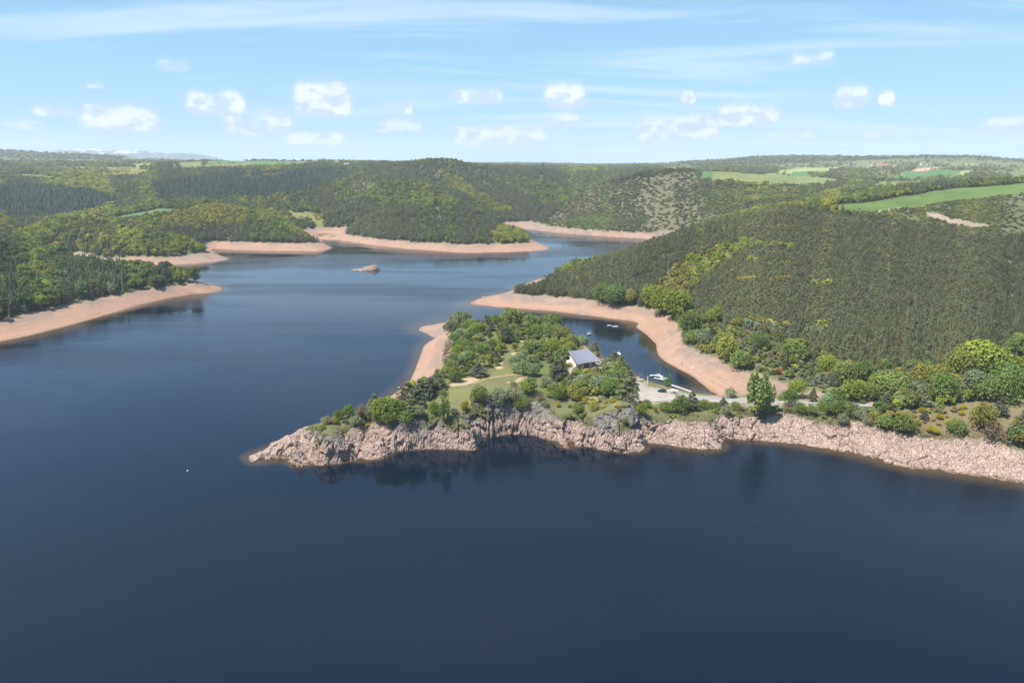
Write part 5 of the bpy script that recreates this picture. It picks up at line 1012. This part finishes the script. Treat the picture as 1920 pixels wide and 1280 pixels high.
boat('sailing_boat', 'white sailing boat with tall mast at the jetty beside the young trees', on_water(1236, 706), R(-35), 6.5, 2.4, 7.6, group=GB)
boat('motor_boat', 'white motor boat with dark windscreen tied up below the tall mast', on_water(1244, 710), R(-30), 5.2, 2.1, motor=True, cabin=False, group=GB)
boat('motor_boat', 'white open boat half hidden behind the slender young trees at the jetty', on_water(1224, 705), R(10), 4.8, 2.0, motor=True, cabin=False, group=GB)
def ashore(u, v, dz=0.35): p = on_ground(u, v); return (p.x, p.y, p.z + dz)
x_, y_ = at_z(908, 559, 1.2); boat('motor_boat', 'small white boat drawn up on the tip of the pink spit', (x_, y_, max(0.3, float(ground(x_, y_))) + 0.4), R(20), 4.6, 1.8, cabin=False, motor=True)
boat('rowing_boat', 'white dinghy lying on the bank by the path to the clubhouse', ashore(1169, 699), R(-50), 4.2, 1.6, cabin=False)
boat('rowing_boat', 'pale dinghy lying below the other white one on the path side', ashore(1176, 703), R(-40), 3.6, 1.5, cabin=False)
boat('rowing_boat', 'white upturned dinghy on the grass beside the white sign', ashore(1201, 714), R(-25), 4.4, 1.7, cabin=False, cover=True)
boat('canoe', 'red canoe lying on the grass left of the clubhouse', ashore(1066, 704, 0.3), R(-30), 5.0, 1.0, cabin=False, hullm=M_RED, cat='canoe', fb=0.45)
boat('canoe', 'lime green canoe on the bank at the top of the parking area', ashore(1193, 709, 0.4), R(-15), 4.6, 0.9, cabin=False, hullm=M_LIME, cat='canoe', fb=0.45)
# boat on a trailer
def trailer_boat():
    p = on_ground(1262, 737); yaw = R(170); root = boat('motor_boat', 'white motor boat on a road trailer at the edge of the parking area', (p.x, p.y, p.z + 1.05), yaw, 6.2, 2.3, motor=True, cabin=True)
    t = empty('boat_trailer', (p.x, p.y, p.z + 0.13), yaw); tag(t, 'grey boat trailer under the white motor boat by the road', 'trailer')
    f = MB()
    for s in (-1, 1): f.tube([(-2.6, s * 0.75, 0.55), (1.6, s * 0.75, 0.55), (3.4, 0, 0.5)], 0.06, 5)
    f.box(-1.0, 0, 0.55, 0.1, 1.5, 0.1); f.box(1.0, 0, 0.55, 0.1, 1.5, 0.1); f.build('frame', M_ALU, t)
    for s in (-1, 1):
        w = MB().tube([(-0.6, s * 0.88, 0.33), (-0.6, s * 1.08, 0.33)], 0.33, 12).build('wheel', M_TYRE, t); MB().tube([(-0.6, s * 1.05, 0.33), (-0.6, s * 1.10, 0.33)], 0.18, 10).build('rim', M_ALU, w)
trailer_boat()
def car(name, label, loc, yaw, paint, L=4.3, W=1.75, H=1.5):
    root = empty(name, loc, yaw); tag(root, label, 'car')
    prof = [(-.50, .34), (-.50, .55), (-.485, .66), (-.40, .70), (-.28, .97), (-.05, 1.0), (.12, .97), (.27, .68), (.44, .60), (.495, .48), (.50, .34), (.40, .20), (-.40, .20)]
    secs = []
    for yy, kx, kz in ((-.5, .97, .96), (-.44, 1, 1), (.44, 1, 1), (.5, .97, .96)):
        secs.append([(x * L * kx, yy * W * (0.80 if z > .8 else 1.0), (0.2 + (z - 0.2) * kz) * H) for x, z in prof])
    MB().loft(secs).build('body', paint, root, False)
    for s in (-1, 1):
        MB().add([(x * L, s * W * (0.425 if z > .8 else 0.507), z * H) for x, z in ((-.36, .73), (-.27, .93), (.10, .93), (.235, .72))], [(0, 1, 2, 3)]).build('side_window', M_GLASS, root)
        MB().box(0.487 * L, s * W * 0.34, 0.50 * H, 0.06 * L, 0.30, 0.14).build('headlight', M_LAMP, root)
        for x in (-.31, .31):
            w = MB().tube([(x * L, s * W * .40, .32), (x * L, s * W * .515, .32)], 0.32, 14).build('wheel', M_TYRE, root); MB().tube([(x * L, s * W * .51, .32), (x * L, s * W * .522, .32)], 0.19, 12).build('rim', M_ALU, w)
    MB().add([(.135 * L, -W * .38, .955 * H), (.135 * L, W * .38, .955 * H), (.275 * L, W * .44, .695 * H), (.275 * L, -W * .44, .695 * H)], [(0, 1, 2, 3)]).build('windscreen', M_GLASS, root)
    MB().add([(-.295 * L, -W * .38, .955 * H), (-.295 * L, W * .38, .955 * H), (-.41 * L, W * .44, .715 * H), (-.41 * L, -W * .44, .715 * H)], [(3, 2, 1, 0)]).build('rear_window', M_GLASS, root)
p = on_ground(1241, 735); car('car', 'dark blue car parked on the grass edge beside the trailered boat', (p.x, p.y, p.z + 0.14), R(172), M_NAVY)
# floating jetty
def jetty(name, label, a, b, w, z=0.35):
    A = Vector((*at_z(*a, 0), 0)); B = Vector((*at_z(*b, 0), 0)); d = B - A; n = max(3, int(d.length / 1.5)); root = empty(name, (A + B) / 2, math.atan2(d.y, d.x)); tag(root, label, 'jetty'); L = d.length
    f = MB()
    for s in (-1, 1): f.box(0, s * w * 0.42, z - 0.12, L, 0.14, 0.16)
    f.build('beam', M_WOOD, root); pl = mesh_np('plank', *(lambda m: (m.v, m.f))(MB().box(0, 0, 0, L / n * 0.93, w, 0.06)), M_ALU if False else mat_plain('grey_planks', (0.42, 0.41, 0.38), 0.9, var=0.2, scale=1.2))
    for i in range(n):
        o = link(bpy.data.objects.new('plank', pl), root); o.location = ((i + .5) / n * L - L / 2, 0, z)
    for k in range(3): MB().box((k / 2 - .5) * L * 0.85, 0, 0.05, 1.6, w * 0.8, 0.42).build('float', M_DARK, root)
jetty('jetty', 'long grey floating walkway in the water behind the parked car', (1258, 722), (1296, 735), 1.6)
jetty('jetty', 'short landing stage where the sailing boats are tied', (1226, 709), (1246, 713), 1.5)
def pole(name, label, u, v, h, r=0.06, mat=None, cat='pole', top=None):
    p = on_ground(u, v); root = empty(name, p); tag(root, label, cat); MB().tube([(0, 0, -0.3), (0, 0, h)], [r, r * 0.7], 6).build('post', mat or M_ALU, root)
    if top == 'flag': MB().add([(0, 0, h), (0.9, 0.1, h - 0.05), (0.9, 0.1, h - 0.6), (0, 0, h - 0.6)], [(0, 1, 2, 3)]).build('flag', M_WHITE, root)
    elif top: MB().tube([(0, 0, h), (0, 0, h + 0.12)], r * 1.6, 6).build('cap', M_DARK, root)
pole('flagpole', 'thin white flagpole on the bank left of the young trees', 1203, 712, 6.5, top='cap', cat='flagpole')
pole('flagpole', 'thick pale post at the foot of the slender young tree', 1214, 721, 5.2, 0.22, M_WHITE, top='cap', cat='post')
pole('flagpole', 'thin pole on the road verge near the head of the cove', 1332, 743, 5.0, top='cap', cat='pole')
def sign():
    p = on_ground(1209, 721); r = empty('notice_board', p, R(8)); tag(r, 'blank white notice board on two posts above the parking area', 'sign')
    for s in (-.8, .8): MB().box(s, 0, 0.7, 0.1, 0.1, 1.9).build('post', M_WOOD, r)
    MB().box(0, -0.08, 1.15, 2.0, 0.06, 1.1).build('board', M_WHITE, r)
sign()
def picnic(u, v, label):
    p = on_ground(u, v); r = empty('picnic_table', p, random.uniform(0, 1)); tag(r, label, 'table', 'picnic tables by the clifftop path')
    for k in range(4): MB().box(0, -0.33 + k * 0.22, 0.76, 1.9, 0.19, 0.05).build('board', M_WOOD, r)
    for s in (-1, 1):
        MB().box(0, s * 0.75, 0.45, 1.9, 0.28, 0.05).build('seat', M_WOOD, r)
        MB().tube([(s * .7, -0.8, 0), (s * .7, -0.25, 0.73)], 0.05, 4).add([], []).tube([(s * .7, 0.8, 0), (s * .7, 0.25, 0.73)], 0.05, 4).build('leg', M_WOOD, r)
picnic(1124, 745, 'wooden picnic table on the bare ground near the clifftop, right one'); picnic(1090, 742, 'wooden picnic table under the trees near the clifftop, left one')
def clubhouse():
    p = on_ground(1094, 688); r = empty('clubhouse', p, R(27)); tag(r, 'low clubhouse with a wide curved grey metal roof beside the cove', 'building')
    W, Dp = 13.0, 12.5; nx, ny = 14, 12
    def rz(sx, t): return 3.9 + 4.3 * t ** 1.15 + 0.35 * (2 * sx - 1) ** 2
    V = []; top = []
    for j in range(ny + 1):
        for i in range(nx + 1):
            s, t = i / nx, j / ny; bow = 1.6 * math.sin(math.pi * s) * (1 - t)        # front edge curves back
            V.append(((s - .5) * W * (1.0 + 0.16 * (1 - t)), -Dp / 2 + t * Dp + bow, rz(s, t)))
    n = len(V); V += [(x, y, z - 0.28) for x, y, z in V]; F = []; k = nx + 1
    for j in range(ny):
        for i in range(nx):
            a = j * k + i; F += [(a, a + 1, a + k + 1, a + k), (n + a + k, n + a + k + 1, n + a + 1, n + a)]
    ring = [i for i in range(nx + 1)] + [j * k + nx for j in range(1, ny + 1)] + [ny * k + i for i in range(nx - 1, -1, -1)] + [j * k for j in range(ny - 1, 0, -1)]
    for a, b in zip(ring, ring[1:] + ring[:1]): F.append((b, a, n + a, n + b))
    roof = MB().add(V, F).build('roof', M_ROOF, r, False)
    for i in range(1, 13):                                        # standing seams
        s = i / 13; MB().tube([((s - .5) * W * (1.0 + 0.16 * (1 - t)), -Dp / 2 + t * Dp + 1.6 * math.sin(math.pi * s) * (1 - t), rz(s, t) + 0.03) for t in [q / 8 for q in range(9)]], 0.035, 4).build('seam', M_ROOF, roof)
    x0, x1, y0, y1 = -5.6, 5.6, -3.2, 5.4
    def h(y): return rz(.5, (y + Dp / 2) / Dp) - 0.35
    for x in (x0, x1): MB().add([(x, y0, -.4), (x, y1, -.4), (x, y1, h(y1)), (x, y0, h(y0))] + [(x + .2, y0, -.4), (x + .2, y1, -.4), (x + .2, y1, h(y1)), (x + .2, y0, h(y0))], [(3, 2, 1, 0), (4, 5, 6, 7), (0, 1, 5, 4), (1, 2, 6, 5), (2, 3, 7, 6), (3, 0, 4, 7)]).build('wall', M_WALL, r)
    MB().box(0.1, y1, h(y1) / 2 - 0.2, x1 - x0 - 0.05, 0.2, h(y1) + 0.3).build('wall', M_WALL, r)
    nb = 6; bw = (x1 - x0 - 0.3) / nb
    for i in range(nb):
        xc = x0 + 0.25 + (i + .5) * bw
        g_ = MB().box(xc, y0 + 0.1, 1.85, bw * 0.9, 0.08, 3.4).build('window', M_GLASS if i not in (1, 4) else M_WALL, r)
        if i not in (1, 4): MB().box(xc, y0 + 0.04, 1.85, 0.06, 0.06, 3.4).build('mullion', M_WHITE, g_)
        MB().box(xc + bw / 2, y0 - 1.6, 2.0, 0.16, 0.16, 4.4).build('post', M_DARK, r)
    t = MB(); t.box(4.0, -5.2, 0.25, 13.0, 4.4, 0.5); t.build('terrace', M_WOOD, r)
    for i in range(9): MB().box(-2.2 + i * 1.55, -7.3, 0.95, 0.08, 0.08, 1.0).build('railing_post', M_WHITE, r)
    MB().box(4.0, -7.3, 1.45, 12.5, 0.08, 0.08).build('handrail', M_WHITE, r)
    # lean-to awning on the cove side
    a = MB(); a.loft([[(6.8, -3.0, 2.75), (6.8, 3.0, 3.1), (6.8, 3.0, 3.2), (6.8, -3.0, 2.85)], [(10.6, -3.4, 2.35), (10.6, 2.6, 2.7), (10.6, 2.6, 2.8), (10.6, -3.4, 2.45)]]); aw = a.build('awning', M_TAN, r)
    for yy in (-3.2, 2.4): MB().box(10.4, yy, 1.2, 0.12, 0.12, 2.5).build('awning_post', M_WOOD, aw)
clubhouse()
def shed(u, v, yaw, label, s=(3.4, 2.6, 1.9), wall=M_WHITE, roof=M_WHITE, name='garden_shed', cat='shed', z=0.0, chim=False, group=None):
    p = on_ground(u, v) if not isinstance(u, Vector) else u; r = empty(name, p, yaw); tag(r, label, cat, group); L, W, H = s; e = 0.12 * W; rh = W * 0.36
    MB().add([(-L / 2, -W / 2, -1), (L / 2, -W / 2, -1), (L / 2, W / 2, -1), (-L / 2, W / 2, -1), (-L / 2, -W / 2, H), (L / 2, -W / 2, H), (L / 2, W / 2, H), (-L / 2, W / 2, H), (-L / 2, 0, H + rh), (L / 2, 0, H + rh)],
             [(3, 2, 1, 0), (0, 1, 5, 4), (2, 3, 7, 6), (1, 2, 6, 9, 5), (3, 0, 4, 8, 7)]).build('wall', wall, r)
    V = []; t = 0.03 * W
    for x in (-L / 2 - e, L / 2 + e):
        for (y, zz) in ((-W / 2 - e, H - e * .72), (0, H + rh), (W / 2 + e, H - e * .72)): V += [(x, y, zz + 0.02), (x, y, zz + 0.02 + t * 1.4)]
    ro = MB().add(V, [(1, 7, 9, 3), (3, 9, 11, 5), (0, 2, 8, 6), (2, 4, 10, 8), (0, 1, 3, 2), (2, 3, 5, 4), (6, 8, 9, 7), (8, 10, 11, 9), (0, 6, 7, 1), (4, 5, 11, 10)]).build('roof', roof, r)
    if chim: MB().box(L * 0.28, 0, H + rh + 0.2, 0.8, 0.7, 1.6).build('chimney', wall, ro)
    return r
shed(1067, 684, R(30), 'small white ridge tent-like hut left of the clubhouse')
# ------------------------------------------------------------------ rock islet with its marker, buoys
def islet():
    x0, y0 = at_z(684, 506, 0); rng = np.random.default_rng(3); nu, nv_ = 72, 30
    t = np.linspace(-1, 1, nu); s = np.linspace(-1, 1, nv_); T, S = np.meshgrid(t, s)
    x = T * 17.5; wid = np.where(T > -0.35, 6.5, 3.2) * np.clip(1 - np.abs(T) ** 3, 0.02, 1); yy = S * wid + T * 2.5
    prof = np.interp(T, [-1, -.8, -.45, -.3, 0.0, 0.35, 0.62, 0.78, 0.9, 1], [-1, 0.8, 1.4, 0.7, 3.0, 4.4, 6.0, 5.4, 2.8, -1]); z = prof * np.clip(1 - np.abs(S) ** 1.7, 0, 1) - 1.0 * (np.abs(S) > .9)
    c1, a1, b1 = worley((x + .5 * z) / 2.6, yy / 2.4, z / 2.6, 5); c2, a2, b2 = worley(x / 1.1, yy / 1.1, z / 1.2, 8)
    z = z + ((c1 - .5) * 1.6 + (c2 - .5) * .7 - np.clip(1 - (b1 - a1) / .15, 0, 1) * .5) * np.clip(prof / 3, 0.15, 1); yy = yy + (c1 - .5) * 1.0
    idx = np.arange(nu * nv_).reshape(nv_, nu); F = np.stack([idx[:-1, :-1].ravel(), idx[:-1, 1:].ravel(), idx[1:, 1:].ravel(), idx[1:, :-1].ravel()], 1)
    m = bpy.data.materials.new('islet_rock'); m.use_nodes = True; g = NT(m.node_tree); b = g.n['Principled BSDF']; geo = g.new('ShaderNodeNewGeometry'); sp = g.new('ShaderNodeSeparateXYZ'); g.l.new(geo.outputs['Position'], sp.inputs[0])
    n = g.noise(geo.outputs['Position'], 0.8, 5, 0.65); up = g.ramp(g.m('MULTIPLY_ADD', n, 3.0, sp.outputs[2]), 5.0, 8.5)
    g.put(b.inputs['Base Color'], g.mix(1.0, g.mix(up, (0.29, 0.20, 0.155, 1), (0.19, 0.165, 0.14, 1)), g.mix(n, (0.6, 0.6, 0.6, 1), (1.35, 1.35, 1.35, 1)), 'MULTIPLY')); b.inputs['Roughness'].default_value = 0.95
    r = empty('rock_islet', (x0, y0, 0), 0); tag(r, 'small pink and grey rock islet standing in the middle of the lake', 'rock islet')
    o = link(bpy.data.objects.new('rock', mesh_np('rock', np.stack([x.ravel(), yy.ravel(), z.ravel()], 1), F, m)), r)
    b_ = empty('beacon', (x0 + 17.5 * .63, y0 + 1.5, 5.0)); tag(b_, 'small white marker post on top of the rock islet', 'marker'); MB().tube([(0, 0, 0), (0, 0, 2.6)], 0.12, 6).build('post', M_DARK, b_); MB().box(0, 0, 2.8, 0.9, 0.3, 0.7).build('board', M_WHITE, b_)
islet()
def buoy(u, v, d, label):
    x, y = at_z(u, v, 0); r = empty('buoy', (x, y, 0)); tag(r, label, 'buoy'); n = 10; mb = MB(); mb.loft([[(math.cos(a) * d * .5 * math.sin(q), math.sin(a) * d * .5 * math.sin(q), d * .3 - d * .5 * math.cos(q)) for a in [6.283 * k / n for k in range(n)]] for q in (0.05, .6, 1.1, 1.57, 2.1, 2.6, 3.09)]); mb.build('float', M_WHITE, r, True)
    MB().tube([(0, 0, d * .75), (0, 0, d * 1.05)], d * .06, 6).build('ring', M_DARK, r)
buoy(352, 883, 0.65, 'small white buoy floating alone on the open water at left'); buoy(748, 727, 0.8, 'small white buoy close to the west side of the headland')
# ------------------------------------------------------------------ far villages
def village(lst, place, grp):
    rng = random.Random(9)
    for n, (u, v, L, W, H, wall, roof, words) in enumerate(lst):
        p = HOUSES[(u, v)]; shed(p, None, rng.uniform(-.5, .5), words + ' ' + place, (L, W, H), wall, roof, 'house', 'house', chim=(L < 16), group=grp)
village(VILLAGE_L, 'in the village on the left skyline', 'houses of the village on the left skyline'); village(VILLAGE_R, 'in the red-roofed village on the right plateau', 'houses of the village on the right plateau')
# ------------------------------------------------------------------ far mountains
def mountains():
    def ridge(name, u0, u1, D, prof, label, snow, seed, depth=2600):
        nu, nv_ = 160, 40; U, S = np.meshgrid(np.linspace(u0, u1, nu), np.linspace(0, 1, nv_)); yy = D + (S - .5) * depth; x = (U - 960) / F_PX * D * (1 + 0.0 * S)
        top = np.interp(U, [q[0] for q in prof], [(302 - q[1]) / F_PX * D / CP for q in prof]); pr = np.sin(np.pi * np.clip(S, 0, 1)) ** 0.9
        z = 60 + (CAM_H - 60 + top) * pr * (0.93 + 0.16 * fbm(x / 420, yy / 420, oct=5, seed=seed)) + fbm(x / 160, yy / 160, oct=4, seed=seed + 3) * 22 * pr
        idx = np.arange(nu * nv_).reshape(nv_, nu); F = np.stack([idx[:-1, :-1].ravel(), idx[:-1, 1:].ravel(), idx[1:, 1:].ravel(), idx[1:, :-1].ravel()], 1)
        m = bpy.data.materials.new(name); m.use_nodes = True; g = NT(m.node_tree); b = g.n['Principled BSDF']; geo = g.new('ShaderNodeNewGeometry'); sp = g.new('ShaderNodeSeparateXYZ'); g.l.new(geo.outputs['Position'], sp.inputs[0])
        n = g.noise(g.mapping(geo.outputs['Position'], scale=(1, 0.5, 2.2)), 0.008, 7, 0.68); f = g.ramp(g.m('MULTIPLY_ADD', n, 640.0, sp.outputs[2]), 585, 640) if snow else 0.0
        g.put(b.inputs['Base Color'], g.mix(f, (0.085, 0.10, 0.075, 1), (0.82, 0.84, 0.88, 1))); b.inputs['Roughness'].default_value = 0.9
        tag(link(bpy.data.objects.new(name, mesh_np(name, np.stack([x.ravel(), yy.ravel(), z.ravel()], 1), F, m, True))), label, 'mountains', kind='structure')
    ridge('mountains', 60, 430, 10500, [(60, 296), (110, 289), (150, 283), (180, 279), (215, 281), (250, 284), (275, 285), (290, 282), (315, 288), (345, 291), (372, 287), (395, 292), (430, 302)], 'distant mountain range streaked with snow on the left horizon', True, 201)
    ridge('hills', 880, 1130, 11000, [(880, 309), (920, 308), (950, 305), (985, 306), (1010, 307), (1060, 309), (1130, 310)], 'faint blue hills on the middle horizon', False, 231)
mountains()
# ------------------------------------------------------------------ air
def haze():
    o = MB().box(0, 5000, 205, 26000, 18000, 450).build('haze', None); o.data.materials.clear()
    m = bpy.data.materials.new('haze'); m.use_nodes = True; g = NT(m.node_tree); g.n.clear(); out = g.new('ShaderNodeOutputMaterial'); v = g.new('ShaderNodeVolumePrincipled')
    v.inputs['Color'].default_value = (0.80, 0.89, 1.0, 1); v.inputs['Density'].default_value = HAZE; v.inputs['Anisotropy'].default_value = 0.0
    g.l.new(v.outputs[0], out.inputs['Volume']); o.data.materials.append(m); tag(o, 'thin blue summer haze over the whole valley', 'haze', kind='stuff')
HAZE = 0.85e-4
haze()
